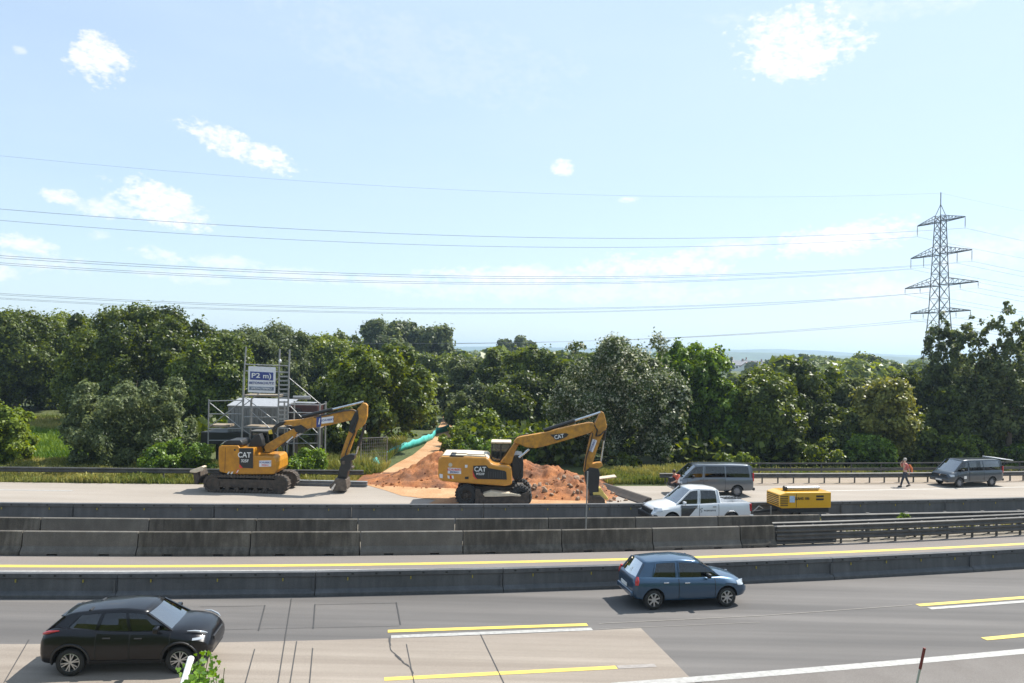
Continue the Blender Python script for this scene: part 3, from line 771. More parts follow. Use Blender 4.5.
def blue_car():
    c = G(690, 608.5); a = head_from(L_near, c.x, False)
    n = Vector((-math.sin(a), math.cos(a), 0)); c = c+n*.80; c.z = .006
    root = empty('car', c, a, 'slate blue hatchback driving right along the near steel barrier', 'car', scale=.955)
    P = paint('blue_paint', (.022,.065,.125), .45, .28)
    st = [(-1.93,.50,.78,.80,.66,.55),(-1.90,.40,.92,.93,.76,.64),(-1.82,.34,1.01,1.02,.82,.70),(-1.6,.30,1.03,1.04,.86,.75),(-1.2,.27,1.02,1.03,.875,.77),(-.5,.25,.99,1.0,.87,.77),(.3,.25,.97,.99,.87,.765),
          (1.0,.26,.96,1.01,.87,.74),(1.35,.27,.93,.99,.87,.70),(1.7,.30,.86,.93,.84,.64),(1.92,.33,.77,.83,.77,.58),(2.04,.40,.66,.70,.68,.48),(2.09,.48,.58,.60,.60,.42)]
    def roof(x):
        z = np.interp(x, [-1.7,-1.4,-.8,-.2,.3,.5], [1.40,1.46,1.50,1.51,1.46,1.40]); y = np.interp(x, [-1.7,0,.5], [.54,.585,.575]); return float(z)-.02, float(y)
    sh = make_car(root, dict(st=st, paint=P, roof=roof, pil=[(-1.80,-1.52),(-1.30,-1.12),(-.45,-.42),(.45,.10) if False else (-.38,-.36),(1.12,.40)], w=.87, axles=(-1.25,1.30), rw=.315, arch=.37,
        solid=(0,2), doors=[(-1.05,-.42,-.85),(-.38,.85,-.12)], gaps=[-.40,.87], mirror=.62, seats=[-.25,-1.0], dz=.34, handle=M_chrome, wheel='spoke', spokes=7, mirror_mat=M_blackp, crown=.04, rglass=M_glass))
    lamp_patch(sh, root, 'headlight', 1.66, 1.97, .70, .82, M_lamp, .015)
    for sy in (1, -1):
        pts = [(-1.80, sy*.765, 1.06), (-1.82, sy*.80, .93), (-1.83, sy*.80, .80)]
        mb = MB(); mb.tube(pts, [.04, .075, .06], 8); mb.build('tail_light', M_red, root, smooth=60)
    mb = MB(); mb.box((-1.99, -.7, .40), (-1.88, .7, .56)); mb.build('rear_bumper', P, root, bevel=.04)
    plate(root, -1.98, .68); plate(root, 2.10, .45)
    mb = MB(); mb.box((2.0, -.45, .5), (2.085, .45, .62)); mb.build('grille', M_blackp, root, bevel=.02)
    pose = dict(SIT); pose['r_elb'] = (.12,-.30,.42,.044); pose['r_wri'] = (.20,-.27,.64,.03); pose['r_hand'] = (.24,-.24,.70,.034,.02)
    d = person((0,0,0), 0, 'driver with raised bare arm inside the slate blue hatchback', pose, mat('pale_shirt', (.5,.42,.36), .8), None, M_hair)
    d.matrix_world = root.matrix_basis @ Matrix.Translation((-.05, .36, .55)) if False else root.matrix_basis @ Matrix.Translation((-.02, -.34, .56))
blue_car()
def van(c, a, P, label, sc_=1.0, seed=0, tailgate=False, rz=0):
    root = empty('van', c, a, label, 'van', scale=sc_)
    st = [(-2.50,.50,1.0,1.0,.84,.80),(-2.47,.42,1.12,1.12,.90,.86),(-2.3,.36,1.17,1.18,.945,.90),(-1.5,.34,1.17,1.18,.955,.90),(0,.33,1.16,1.17,.955,.90),(1.0,.33,1.15,1.16,.955,.895),
          (1.6,.33,1.12,1.17,.95,.86),(1.95,.34,1.06,1.13,.94,.80),(2.2,.36,.98,1.04,.90,.74),(2.34,.40,.86,.90,.84,.68),(2.40,.5,.72,.74,.76,.6)]
    def roof(x):
        z = np.interp(x, [-2.42,-2.2,-1,.6,.95,1.15], [1.84,1.89,1.91,1.90,1.86,1.78]); y = np.interp(x, [-2.4,0,1.15], [.72,.745,.72]); return float(z)-.0, float(y)
    sh = make_car(root, dict(st=st, paint=P, roof=roof, pil=[(-2.47,-2.38),(-2.28,-2.2),(-.72,-.70),(.62,.56),(.72,.64),(1.92,1.10)], w=.95, axles=(-1.45,1.52), rw=.335, arch=.40,
        solid=(0,3), doors=[(.70,1.68,.84),(-.66,.66,.5)], gaps=[.68,1.70,-.68], mirror=1.35, seats=[.45,-.6,-1.5], dz=.42, handle=M_blackp, wheel='steel', mirror_mat=M_blackp, crown=.05,
        glasses={1: M_glass, 2: M_glass}, rear_solid=tailgate, rbulge=.02))
    lamp_patch(sh, root, 'headlight', 2.02, 2.30, .76, .92, M_lamp, .015)
    for sy in (1, -1):
        mb = MB(); mb.box((-2.51, sy*.86-.05, .95), (-2.43, sy*.86+.05, 1.45)); mb.build('tail_light', M_red, root, bevel=.02)
    mb = MB(); mb.box((2.33, -.55, .78), (2.40, .55, .90)); mb.build('grille', M_blackp, root, bevel=.02)
    mb = MB(); mb.lathe([(.001, .02), (.075, .015), (.08, 0)], (2.40, 0, .83), 'x', 20); mb.build('round_badge', M_chrome, root)
    mb = MB(); mb.box((2.30, -.86, .36), (2.47, .86, .60)); mb.build('front_bumper', P, root, bevel=.05)
    mb = MB(); mb.box((-2.60, -.88, .38), (-2.44, .88, .56)); mb.build('rear_bumper', M_blackp, root, bevel=.04)
    plate(root, 2.48, .48)
    if tailgate:
        tg = MB(); rot = Matrix.Rotation(R(-6), 3, 'Y')
        tg.box((-3.55, -.80, 1.93), (-2.38, .80, 1.99), rot=rot, c=(-2.38, 0, 1.96)); tg.build('open_tailgate', mat('tailgate_inner', (.62,.63,.64), .4), root, bevel=.02)
        st_ = MB()
        for sy in (.76, -.76): st_.bar((-2.44, sy, 1.3), (-2.95, sy, 1.93), .03)
        st_.build('gas_strut', M_blackp, root)
    return root, sh
cs = G(713, 497.2); a = head_from(L_edge, cs.x, True); 
van(cs+Vector((0, .95, .002)), a-R(3), paint('grey_van_paint', (.12,.135,.155), .5, .3), 'silver grey van parked behind the white pickup truck', .93)
cr = G(974, 487.3); a = head_from(L_edge, cr.x, True)+R(4)
rv, sh = van(cr+Vector((0, .9, .002)), a, paint('slate_van_paint', (.03,.042,.056), .3, .35), 'dark blue grey van with its tailgate raised near the walking man', .885, tailgate=True)
mb = MB(); mb.box((.95, .945, .62), (1.17, .972, .82)); mb.build('door_sticker', M_plate, rv)
# ---- white pickup
def pickup():
    c0 = PY(645, 516, 35.4); c1 = PY(752.5, 516, 35.4); L = (c1-c0).length; cx = (c0.x+c1.x)/2; sx = L/5.25
    a = head_from(L_far, cx, True)+R(2)
    root = empty('pickup_truck', (cx, 36.35, .0), a, 'white double cab pickup truck with dark front door between the barriers', 'pickup truck', scale=(.93, .95, 1.04))
    P = paint('white_paint', (.72,.73,.74), .0, .3)
    st = [(-2.62,.55,1.10,1.10,.86,.82),(-2.58,.5,1.16,1.16,.90,.86),(-2.3,.48,1.18,1.18,.93,.87),(-1.55,.46,1.18,1.18,.94,.87),(-1.0,.42,1.17,1.18,.93,.86),(0,.40,1.14,1.16,.93,.86),(.9,.40,1.12,1.17,.935,.85),
          (1.3,.42,1.10,1.18,.945,.83),(1.8,.45,1.06,1.13,.94,.78),(2.2,.46,.99,1.05,.90,.72),(2.42,.48,.86,.90,.84,.66),(2.52,.55,.74,.76,.76,.6)]
    def roof(x):
        z = np.interp(x, [-.95,-.6,0,.35,.55], [1.70,1.76,1.78,1.75,1.68]); y = np.interp(x, [-.95,0,.55], [.64,.67,.66]); return float(z), float(y)
    sh = make_car(root, dict(st=st, paint=P, roof=roof, pil=[(-1.0,-.92),(-.86,-.82),(.10,.06),(.18,.13),(1.32,.52)], w=.94, axles=(-1.55,1.55), rw=.375, arch=.45,
        solid=(0,2), doors=[(-.86,.12,-.65),(.16,1.08,.34)], gaps=[.14,1.10,-.88], mirror=.95, seats=[.05,-.7], dz=.46, handle=M_blackp, wheel='alloy', mirror_mat=P, crown=.05,
        bed=(-2.5,-1.1,.75), xcuts=[-2.501,-2.499,-1.101,-1.099]))
    lamp_patch(sh, root, 'headlight', 2.05, 2.40, .84, .98, M_lamp, .02)
    for sy in (1, -1):
        mb = MB(); mb.box((-2.65, sy*.85-.06, .80), (-2.52, sy*.85+.06, 1.12)); mb.build('tail_light', M_red, root, bevel=.02)
    mb = MB(); mb.box((2.40, -.62, .66), (2.54, .62, .90)); mb.build('grille', M_blackp, root, bevel=.03)
    mb = MB(); mb.box((2.25, -.90, .42), (2.62, .90, .70)); mb.build('front_bumper', M_blackp, root, bevel=.06)
    mb = MB(); mb.box((-2.78, -.85, .50), (-2.58, .85, .62)); mb.build('rear_bumper', M_chrome, root, bevel=.02)
    # livery on both sides : dark field with slanted edge, small emblem and strokes of small lettering
    md = mat('livery_dark', (.035,.037,.04), .35, coat=1)
    for sy in (1, -1):
        d = patch(sh, .22, 1.08, lambda x: .47+max(0, min(1, (.84-x)/.60))*.58, 1.09, sy, eps=.011).build('livery_panel', md, root)
        e = MB()
        for (x0, z0, x1, z1) in ((.04,.97,.12,.90),(.08,.90,.0,.84),(.02,.84,.08,.78),(-.02,.98,.02,.93)): e.bar((x0, sy*(sh.side_y(x0, z0)+.012), z0), (x1, sy*(sh.side_y(x1, z1)+.012), z1), .035, .01)
        e.build('emblem', md, root)
        e = MB()
        for k in range(9): x = -.12-k*.07; z = .86; e.bar((x, sy*(sh.side_y(x, z)+.011), z-.025-(k % 3)*.006), (x, sy*(sh.side_y(x, z)+.011), z+.03), .035, .01)
        e.build('small_lettering', md, root)
    # ladder in the bed
    mb = MB()
    for sy in (.2, -.2): mb.box((-2.45, sy-.02, 1.22), (-1.5, sy+.02, 1.26))
    for k in range(6): mb.box((-2.4+k*.17, -.2, 1.225), (-2.36+k*.17, .2, 1.255))
    o = mb.build('bed_rack', M_blackp, root)
    mb = MB(); mb.box((1.0, -.25, 1.22), (1.12, .0, 1.30)); mb.build('dashboard_vest', mat('pink_vest', (.8,.1,.12), .7), root, bevel=.02)
pickup()
# ---- compressor trailer
def compressor():
    a0 = PY(772, 507, 36.6); b0 = PY(832.5, 507, 36.6)
    ang = math.atan(slope(L_far, (a0.x+b0.x)/2)); L = (b0-a0).length*.93
    root = empty('air_compressor', ((a0.x+b0.x)/2, 37.1, 0), ang, 'yellow towable air compressor with grey muffler behind the white pickup truck', 'air compressor')
    Y = paint('compressor_yellow', (.78,.40,.010), 0, .4); zb, zt = .92, 1.66; w = .62
    mb = MB(); mb.prism([(-L/2+.12, zb), (L/2, zb), (L/2, zt), (-L/2+.35, zt), (-L/2, zt-.10), (-L/2, zb+.06)], -w, w)
    mb.build('canopy', Y, root, bevel=.04)
    v = MB()
    for k in range(6): v.box((-L/2-.012, -w+.1, zb+.12+k*.085), (-L/2+.02, w-.1, zb+.155+k*.085))
    for k in range(6): v.box((-L/2+.04, -w-.012, zb+.12+k*.085), (-L/2+.42, -w+.02, zb+.155+k*.085))
    v.build('louvre', M_dark, root)
    p = MB(); p.box((-L/2+.50, -w-.014, zb+.28), (-L/2+.76, -w+.01, zb+.58)); p.build('notice_plate', mat('pale_blue_plate', (.5,.62,.78), .5), root)
    p = MB()
    for k in range(2): p.box((L/2-.78, -w-.014, zb+.37+k*.14), (L/2-.40, -w+.01, zb+.45+k*.14))
    p.build('stripe_mark', M_blackp, root)
    g = MB(); g.box((-L/2+.83, -w-.008, zb+.04), (-L/2+.85, -w+.01, zt-.06)); g.build('panel_gap', M_dark, root)
    lettering('XAHS 186', .17, (-.18, -w-.012, zb+.45), M_blackp, root)
    m = MB(); m.tube([(-L/2+.55, -.1, zt+.10), (L/2-.35, -.1, zt+.10)], .10, 16); m.build('muffler', mat('muffler_grey', (.35,.36,.36), .35, .6), root, smooth=40)
    m = MB(); m.tube([(-L/2+.5, -.1, zt+.10), (-L/2+.62, -.1, zt+.10)], .125, 16); m.build('muffler_cap', M_blackp, root, smooth=40)
    ch = MB(); ch.box((-L/2+.2, -w+.05, .72), (L/2-.1, w-.05, zb-.002)); ch.bar((-L/2+.2, 0, .74), (-L/2-1.0, 0, .66), .09, .1); ch.build('chassis', M_dark, root)
    for sy in (1, -1): wheel(root, .25, sy*.66, .32, sy, .18, 'steel')
    j = MB(); j.tube([(-L/2-.15, -.12, .0), (-L/2-.15, -.12, .95)], .03, 8); j.build('jockey_stand', M_galv, root)
    h = MB(); h.tube([(-L/2-1.0, 0, .66), (-L/2-.75, -.1, .95), (-L/2-.5, 0, .80)], .025, 8); h.build('hose', M_galv, root)
compressor()
# ---- people on site
pp = G(905, 486.8); 
pose = stand_pose(.32, {'r_elb': (.12,-.27,1.22,.044), 'r_wri': (.22,-.15,1.46,.03), 'r_hand': (.17,-.10,1.54,.034,.02)})
wm_ = person(pp, R(180), 'man walking left in red shirt and dark trousers with an orange jacket', pose, mat('red_shirt', (.45,.12,.11), .8), mat('dark_trousers', (.03,.035,.05), .8), M_hairg)
jm = MB(); jm.tube([(-.16,.2,1.42), (-.28,.22,1.2), (-.30,.24,.95)], [.04,.075,.05], 10); jm.build('jacket', mat('orange_jacket', (.62,.17,.05), .8), wm_, smooth=60)
pp = G(677, 499.5)
pose = stand_pose(.08, {'chest': (.12,0,1.30,.15,.11), 'neck': (.2,0,1.46,.052), 'head': (.25,0,1.53,.075,.085), 'crown': (.28,0,1.65,.07,.075), 'l_elb': (.25,.27,1.15,.044), 'l_wri': (.42,.18,1.05,.03), 'l_hand': (.48,.15,1.03,.034,.02), 'r_elb': (.22,-.28,1.15,.044), 'r_wri': (.4,-.2,1.05,.03), 'r_hand': (.46,-.17,1.03,.034,.02)})
p2 = person((pp.x, pp.y, 0), R(205), 'worker in orange and white vest standing in front of the silver grey van', pose, mat('orange_vest', (.48,.09,.05), .8), mat('dark_trousers', (.03,.035,.05), .8), M_hair, scale=.95)
vm = MB(); vm.box((-.02, .165, 1.0), (.1, .18, 1.32)); vm.build('vest_stripe', M_plate, p2)
bg = MB(); bg.box((-.2, -.14, -.24), (.2, .14, .24)); q = G(672, 499); b_ = bg.build('tool_bag', mat('black_bag', (.02,.02,.025), .7), None, bevel=.08, loc=(q.x-.05, q.y-.1, .98)); tag(b_, 'black bag held beside the worker in the orange vest', 'bag')
# ------------------------------------------------------------------ excavators
CY = mat('machine_yellow', (.54,.235,.009), .45, 0, coat=.3, vary=.12, scale=3, col2=(.37,.155,.01))
CYD = mat('machine_yellow_worn', (.54,.25,.018), .55, 0, vary=.2, scale=5, col2=(.27,.125,.025))
M_mach = mat('machine_black', (.022,.021,.02), .45)
M_steelw = mat('worn_steel', (.17,.14,.11), .55, .4, vary=.3, scale=6, col2=(.07,.055,.045))
M_mud = mat('muddy_steel', (.10,.075,.055), .8, .1, vary=.4, scale=5, col2=(.035,.03,.026))
M_rod = mat('hydraulic_rod', (.6,.62,.64), .2, .8)
M_beige = mat('pale_cover', (.62,.52,.38), .55, vary=.1)
M_cabg = glass_mat('cab_glass', (.3,.36,.33), .10)
M_sign = mat('sign_white', (.68,.68,.70), .5, vary=.08)
M_blue = mat('sign_blue', (.035,.055,.22), .5)
M_redm = mat('marker_red', (.6,.04,.03), .5)
class Plane:
    """side elevation measured off the photo crops, set on the vertical plane of the machine"""
    def __init__(s, Y, X0, ox, oy, k): s.Y, s.X0, s.o = Y, X0, (ox, oy, k)
    def __call__(s, u, v):
        p = PY(s.o[0]+u/s.o[2], s.o[1]+v/s.o[2], s.Y); return (p.x-s.X0, p.z)
    def poly(s, pts): return [s(*p) for p in pts]
def cyl(root, name, a, b, y, r, frac=.55, m=None):
    """hydraulic cylinder: barrel then rod"""
    a = Vector((a[0], y, a[1])); b = Vector((b[0], y, b[1])); c = a+(b-a)*frac
    o = MB().tube([a, c], r, 12).build(name, m or M_mach, root, smooth=40)
    MB().tube([c, b], r*.6, 10).build('rod', M_rod, o, smooth=40); return o
def hoses(root, pts, y, n=3, r=.022, name='hose'):
    mb = MB()
    for k in range(n):
        mb.tube([Vector((p[0]+random.uniform(-.03,.03), y+(k-n/2)*.06, p[1]+random.uniform(-.05,.05))) for p in pts], r, 6)
    return mb.build(name, M_mach, root, smooth=60)
def cab(root, x0, x1, z0, z1, y0, y1, lean=.12, roofm=None):
    """glazed operator cab"""
    fr = MB(); t = .06
    base = [(x0, z0), (x1, z0)]
    for y in (y0, y1):
        fr.bar((x0, y, z0), (x0, y, z1), t); fr.bar((x1, y, z0), (x1, y, z0+(z1-z0)*.45), t); fr.bar((x1, y, z0+(z1-z0)*.45), (x1-lean, y, z1), t)
        fr.bar((x0+(x1-x0)*.45, y, z0), (x0+(x1-x0)*.45, y, z1), t); fr.bar((x0, y, z0+(z1-z0)*.40), (x1, y, z0+(z1-z0)*.40), t)
    for x in (x0, x1-lean): fr.bar((x, y0, z1), (x, y1, z1), t)
    fr.box((x0-.02, y0-.02, z0-.05), (x1+.02, y1+.02, z0+.10)); 
    fr.box((x0, y0, z0+.10), (x0+(x1-x0)*.44, y0+.03, z0+(z1-z0)*.38)); fr.box((x0, y1-.03, z0+.10), (x1, y1, z0+(z1-z0)*.30))
    o = fr.build('cab_frame', M_mach, root, bevel=.012)
    g = MB(); a, b = y0+.01, y1-.01; zz = z0+(z1-z0)*.45
    for y in (a, b): g.add([(x0, y, z0+.1), (x1, y, z0+.1), (x1, y, zz), (x1-lean, y, z1), (x0, y, z1)], [(0,1,2,3,4)])
    g.add([(x1, a, z0+.1), (x1, b, z0+.1), (x1, b, zz), (x1, a, zz)], [(0,1,2,3)]); g.add([(x1, a, zz), (x1, b, zz), (x1-lean, b, z1), (x1-lean, a, z1)], [(0,1,2,3)])
    g.add([(x0, a, z0+.1), (x0, b, z0+.1), (x0, b, z1), (x0, a, z1)], [(0,1,2,3)])
    g.build('cab_glass', M_cabg, o)
    r = MB(); r.box((x0-.05, y0-.05, z1+.02), (x1-lean+.08, y1+.05, z1+.11)); r.build('cab_roof', roofm or M_beige, root, bevel=.03)
    s = MB(); s.box((x0+.3, (y0+y1)/2-.25, z0+.1), (x0+.7, (y0+y1)/2+.25, z0+.62)); s.box((x0+.25, (y0+y1)/2-.23, z0+.5), (x0+.36, (y0+y1)/2+.23, z1-.35)); s.build('seat', M_mach, root, bevel=.04)
    return o
def track(root, x0, x1, z1, y0, y1):
    r = z1/2-.05; zc = z1/2; pts = []; L = x1-x0
    path = []
    n = 10
    for k in range(n+1): a = math.pi/2-math.pi*k/n; path.append((x1-r-.05+math.cos(a)*r, zc+math.sin(a)*r))
    for k in range(n+1): a = -math.pi/2-math.pi*k/n; path.append((x0+r+.05+math.cos(a)*r, zc+math.sin(a)*r))
    path.append(path[0]); mb = MB()
    # shoes at even spacing
    seg = [(Vector(p), Vector(q)) for p, q in zip(path, path[1:])]; tot = sum((q-p).length for p, q in seg); N = int(tot/.17); sp = tot/N; d = 0; i = 0; acc = 0
    for k in range(N):
        t = k*sp
        while acc+(seg[i][1]-seg[i][0]).length < t: acc += (seg[i][1]-seg[i][0]).length; i += 1
        p, q = seg[i]; u = (q-p).normalized(); c = p+u*(t-acc); nn = Vector((-u.y, u.x)); nn = nn if (c-Vector(((x0+x1)/2, zc))).dot(nn) > 0 or abs(nn.y) > .9 and (c.y > zc) == (nn.y > 0) else -nn
        if (nn.y > 0) != (c.y > zc) and abs(nn.y) > .3: nn = -nn
        a3 = Vector((c.x, (y0+y1)/2, c.y)); U = Vector((u.x, 0, u.y)); NN = Vector((nn.x, 0, nn.y))
        vs = []
        for s_, w_ in ((-1, 0), (1, 0), (1, 1), (-1, 1)):
            pass
        for yy in (y0, y1):
            for du, dn in ((-.075,-.11),(.075,-.11),(.078,.012),(.02,.012),(.014,.06),(-.014,.06),(-.02,.012),(-.078,.012)):
                v = a3+U*du+NN*dn; vs.append((v.x, yy, v.z))
        mb.add(vs, [tuple(range(8)), tuple(range(15, 7, -1))]+[(j, j+8, (j+1) % 8+8, (j+1) % 8) for j in range(8)])
    o = mb.build('track', M_mud, root)
    f = MB(); f.prism([(x0+r+.05, zc-.22), (x1-r-.05, zc-.22), (x1-r-.15, zc+.24), (x0+r+.15, zc+.24)], y0+.06, y1-.06)
    f.build('track_frame', M_mud, o, bevel=.03)
    w = MB()
    for x, rr in ((x0+r+.06, r-.05), (x1-r-.06, r-.05)):
        w = MB(); w.lathe([(rr, y0+.04), (rr, y1-.04)], (x, 0, zc), 'y', 24); w.lathe([(.001, y0+.03), (rr*.5, y0+.03), (rr, y0+.05)], (x, 0, zc), 'y', 24)
        w.lathe([(.001, y1-.03), (rr*.5, y1-.03), (rr, y1-.05)], (x, 0, zc), 'y', 24); w.build('drive_wheel', M_mud, root, smooth=40)
    k = 7
    for j in range(k): w = MB(); w.lathe([(.001, y0+.05), (.11, y0+.05), (.12, y0+.07), (.12, y1-.07), (.11, y1-.05), (.001, y1-.05)], (x0+r+.35+(L-2*r-.7)*j/(k-1), 0, .19), 'y', 14); w.build('track_roller', M_mud, root, smooth=40)
    for j in range(2): w = MB(); w.lathe([(.001, y0+.1), (.08, y0+.1), (.08, y1-.1), (.001, y1-.1)], (x0+L*(.35+.3*j), 0, z1-.17), 'y', 12); w.build('carrier_roller', M_mud, root, smooth=40)
    return o
def round_poly(o, b=.05): return o
def tracked():
    c = G(247, 493.3); Yn = c.y; X0 = c.x
    T1 = Plane(Yn+.1, X0, 190, 395, 6.51); T2 = Plane(Yn+.1, X0, 280, 395, 6.51)
    root = empty('tracked_excavator', (X0, Yn, 0.004), R(0), 'yellow tracked excavator with folded black jointed boom at the left of the site', 'excavator')
    # local frame: x along photo, y depth (0 = near side of the near track), z up
    x0 = T1(86, 600)[0]; x1 = T1(643, 600)[0]
    track(root, x0, x1, .98, .0, .58); track(root, x0+.02, x1+.02, .98, 1.75, 2.33)
    mb = MB(); mb.box((x0+1.1, .5, .38), (x1-1.1, 2.1, .82)); mb.lathe([(.001, .99), (.75, .99), (.75, .80), (.001, .8)], ((x0+x1)/2, 1.3, 0), 'z', 28); mb.build('undercarriage', M_mud, root, bevel=.05)
    # turret
    body = T1.poly([(184,352),(186,338),(200,330),(312,330),(320,346),(414,346),(416,400),(538,402),(552,412),(560,440),(560,492),(545,518),(300,520),(235,512),(190,500),(183,440)])
    # one clean shell: main house nearer than the photo's black engine panel
    zb = min(p[1] for p in body)
    mb = MB(); mb.prism(body, .12, 2.4); mb.build('engine_house', CY, root, bevel=.05)
    mb = MB(); mb.prism(T1.poly([(205,331),(210,308),(240,298),(320,298),(330,312),(335,331)]), .3, 1.7); mb.build('engine_hood', M_mach, root, bevel=.04)
    mb = MB(); mb.prism(T1.poly([(190,326),(205,322),(225,306),(214,306)]), .25, .9); mb.build('hand_rail', M_rod, root)
    mb = MB(); mb.prism(T1.poly([(320,346),(410,346),(410,478),(322,474)]), .098, .125); mb.build('black_panel', M_mach, root)
    mb = MB(); mb.prism(T1.poly([(322,450),(345,476),(322,474)]), .092, .10); mb.build('red_corner', M_redm, root)
    for pt in ((230,345,238,500),): mb = MB(); a = T1(*pt[:2]); b = T1(*pt[2:]); mb.box((a[0]-.008, .112, b[1]), (a[0]+.008, .125, a[1])); mb.build('door_gap', M_mach, root)
    mb = MB(); a = T1(293,352); mb.box((a[0]-.06, .11, a[1]-.1), (a[0]+.03, .13, a[1])); mb.build('latch', M_mach, root)
    q = T1(354, 392); lettering('CAT', .40, (q[0], .09, q[1]), M_plate, root, sx=.9)
    q = T1(357, 430); lettering('325F', .21, (q[0], .09, q[1]), M_plate, root)
    mb = MB(); mb.prism(T1.poly([(450,428),(528,426),(528,466),(450,468)]), .100, .125); mb.build('company_sign', M_sign, root)
    q = T1(489, 440); lettering('SCHUBERT', .13, (q[0], .095, q[1]), M_blue, root); q = T1(489, 457); lettering('ERDBAU', .10, (q[0], .095, q[1]), M_redm, root)
    for i, u in enumerate((240, 262, 298)):
        mb = MB(); mb.prism(T1.poly([(u,516),(u+10,500 if i < 2 else 484),(u+20,500 if i < 2 else 482),(u+10,516 if i < 2 else 508)]), .098, .12); mb.build('hazard_marker', M_plate if i < 2 else M_redm, root)
    mb = MB(); mb.prism(T1.poly([(302,505),(312,488),(318,488),(308,506)]), .094, .10); mb.build('hazard_marker', M_plate, root)
    # cab on the far side
    a = T1(345, 345); b = T1(470, 262)
    cab(root, a[0], b[0]-.0, 1.75, b[1]-.02, 1.45, 2.35, .15, mat('grey_roof', (.10,.095,.085), .5))
    mb = MB(); mb.prism(T1.poly([(352,346),(372,300),(400,272),(425,262),(440,300),(445,346)]), .75, 1.35); mb.build('boom_foot', M_mach, root, bevel=.03)
    # jointed boom
    lb = T1.poly([(452,350),(470,330),(560,275),(650,225),(668,250),(650,290),(575,325),(490,388),(462,384)])
    mb = MB(); mb.prism(lb, .85, 1.25); mb.build('lower_boom', CYD, root, bevel=.04)
    mb = MB(); mb.prism(T1.poly([(490,250),(520,210),(560,183),(600,180),(575,205),(530,225),(512,262)]), .80, 1.30); mb.build('boom_joint', M_mach, root, bevel=.03)
    mb = MB(); mb.prism(T1.poly([(484,240),(506,232),(512,262),(488,264)]), .78, .86); mb.build('boom_light', mat('machine_yellow2', (.62,.45,.04), .5), root)
    ub = T2.poly([(-5,178),(108,168),(215,146),(330,128),(440,100),(478,112),(492,140),(462,168),(330,200),(235,216),(140,232),(95,228),(40,205),(-5,205)])
    mb = MB(); mb.prism(ub, .88, 1.28); mb.build('main_boom', CYD, root, bevel=.04)
    mb = MB(); mb.prism(T2.poly([(60,214),(110,205),(135,225),(150,238),(120,262),(78,250)]), .82, 1.32); mb.build('boom_pivot', M_mach, root, bevel=.03)
    cyl(root, 'boom_cylinder', T1(560, 330), T1(690, 262), 1.35, .075)
    cyl(root, 'boom_cylinder', T2(-10, 345), T2(62, 280), .80, .07, .4)
    cyl(root, 'stick_cylinder', T2(110, 152), T2(522, 52), 1.08, .10, .50)
    hoses(root, T2.poly([(0,215),(60,222),(110,205),(150,235)]), 1.0, 4)
    hoses(root, T2.poly([(200,150),(300,128),(400,108),(455,98),(485,110),(480,170),(440,230)]), .86, 3)
    mb = MB(); mb.prism(T2.poly([(214,152),(246,148),(243,214),(214,220)]), .862, .885); mb.build('decal', M_blue, root)
    sg = T2.poly([(248,156),(326,144),(326,186),(248,196)]); mb = MB(); mb.prism(sg, .85, .884); mb.build('company_sign', M_sign, root)
    q = T2(287, 171); lettering('SCHUBERT', .15, (q[0], .845, q[1]), M_blue, root, rot=(R(90), R(-8), 0))
    mb = MB(); mb.prism(T2.poly([(226,200),(234,160),(240,160),(234,200)]), .855, .863); mb.build('decal_stripe', M_plate, root)
    stick = T2.poly([(484,96),(520,58),(540,62),(550,76),(548,150),(528,205),(478,245),(458,300),(432,375),(405,430),(378,445),(372,410),(398,325),(428,242),(468,170)])
    mb = MB(); mb.prism(stick, .90, 1.25); mb.build('stick', CYD, root, bevel=.04)
    mb = MB(); mb.prism(T2.poly([(428,245),(440,180),(470,120),(490,120),(495,160),(470,235),(455,262)]), .84, .90); mb.build('stick_bracket', M_mach, root, bevel=.02)
    cyl(root, 'bucket_cylinder', T2(532, 200), T2(472, 398), 1.08, .085, .74)
    hoses(root, T2.poly([(470,240),(440,310),(415,370),(400,420)]), .86, 3)
    mb = MB(); mb.prism(T2.poly([(370,430),(400,408),(440,398),(470,402),(465,432),(440,445),(445,490),(425,510),(415,560),(352,560),(362,500),(375,470)]), .82, 1.34); mb.build('coupler', M_mach, root, bevel=.04)
    mb = MB(); mb.tube([Vector((T2(395,455)[0], .75, T2(395,452)[1])), Vector((T2(395,455)[0], 1.4, T2(395,452)[1]))], .10, 12); mb.tube([Vector((T2(448,488)[0], .8, T2(448,488)[1])), Vector((T2(448,488)[0], 1.3, T2(448,488)[1]))], .07, 12); mb.build('pin', M_steelw, root, smooth=40)
    mb = MB(); mb.prism(T2.poly([(348,552),(418,560),(424,610),(416,636),(330,636),(308,612),(315,590),(335,578)]), .55, 1.6); mb.build('bucket', M_steelw, root, bevel=.03)
    mb = MB(); mb.prism(T2.poly([(318,622),(345,585),(352,590),(330,632)]), .53, .56); mb.build('bucket_edge', M_rod, root)
    # dozer blade at the rear left
    mb = MB(); mb.prism(T1.poly([(6,500),(10,488),(85,462),(98,466),(96,486),(48,504)]), -.1, .35); mb.build('blade_top', M_beige, root, bevel=.02)
    mb = MB(); mb.prism(T1.poly([(22,502),(56,502),(66,545),(52,580),(34,580)]), .0, 1.3); mb.build('dozer_blade', M_mud, root, bevel=.03)
    mb = MB(); mb.box((T1(40,560)[0], .7, .35), (x0+1.2, .9, .6)); mb.build('blade_arm', M_mud, root)
tracked()
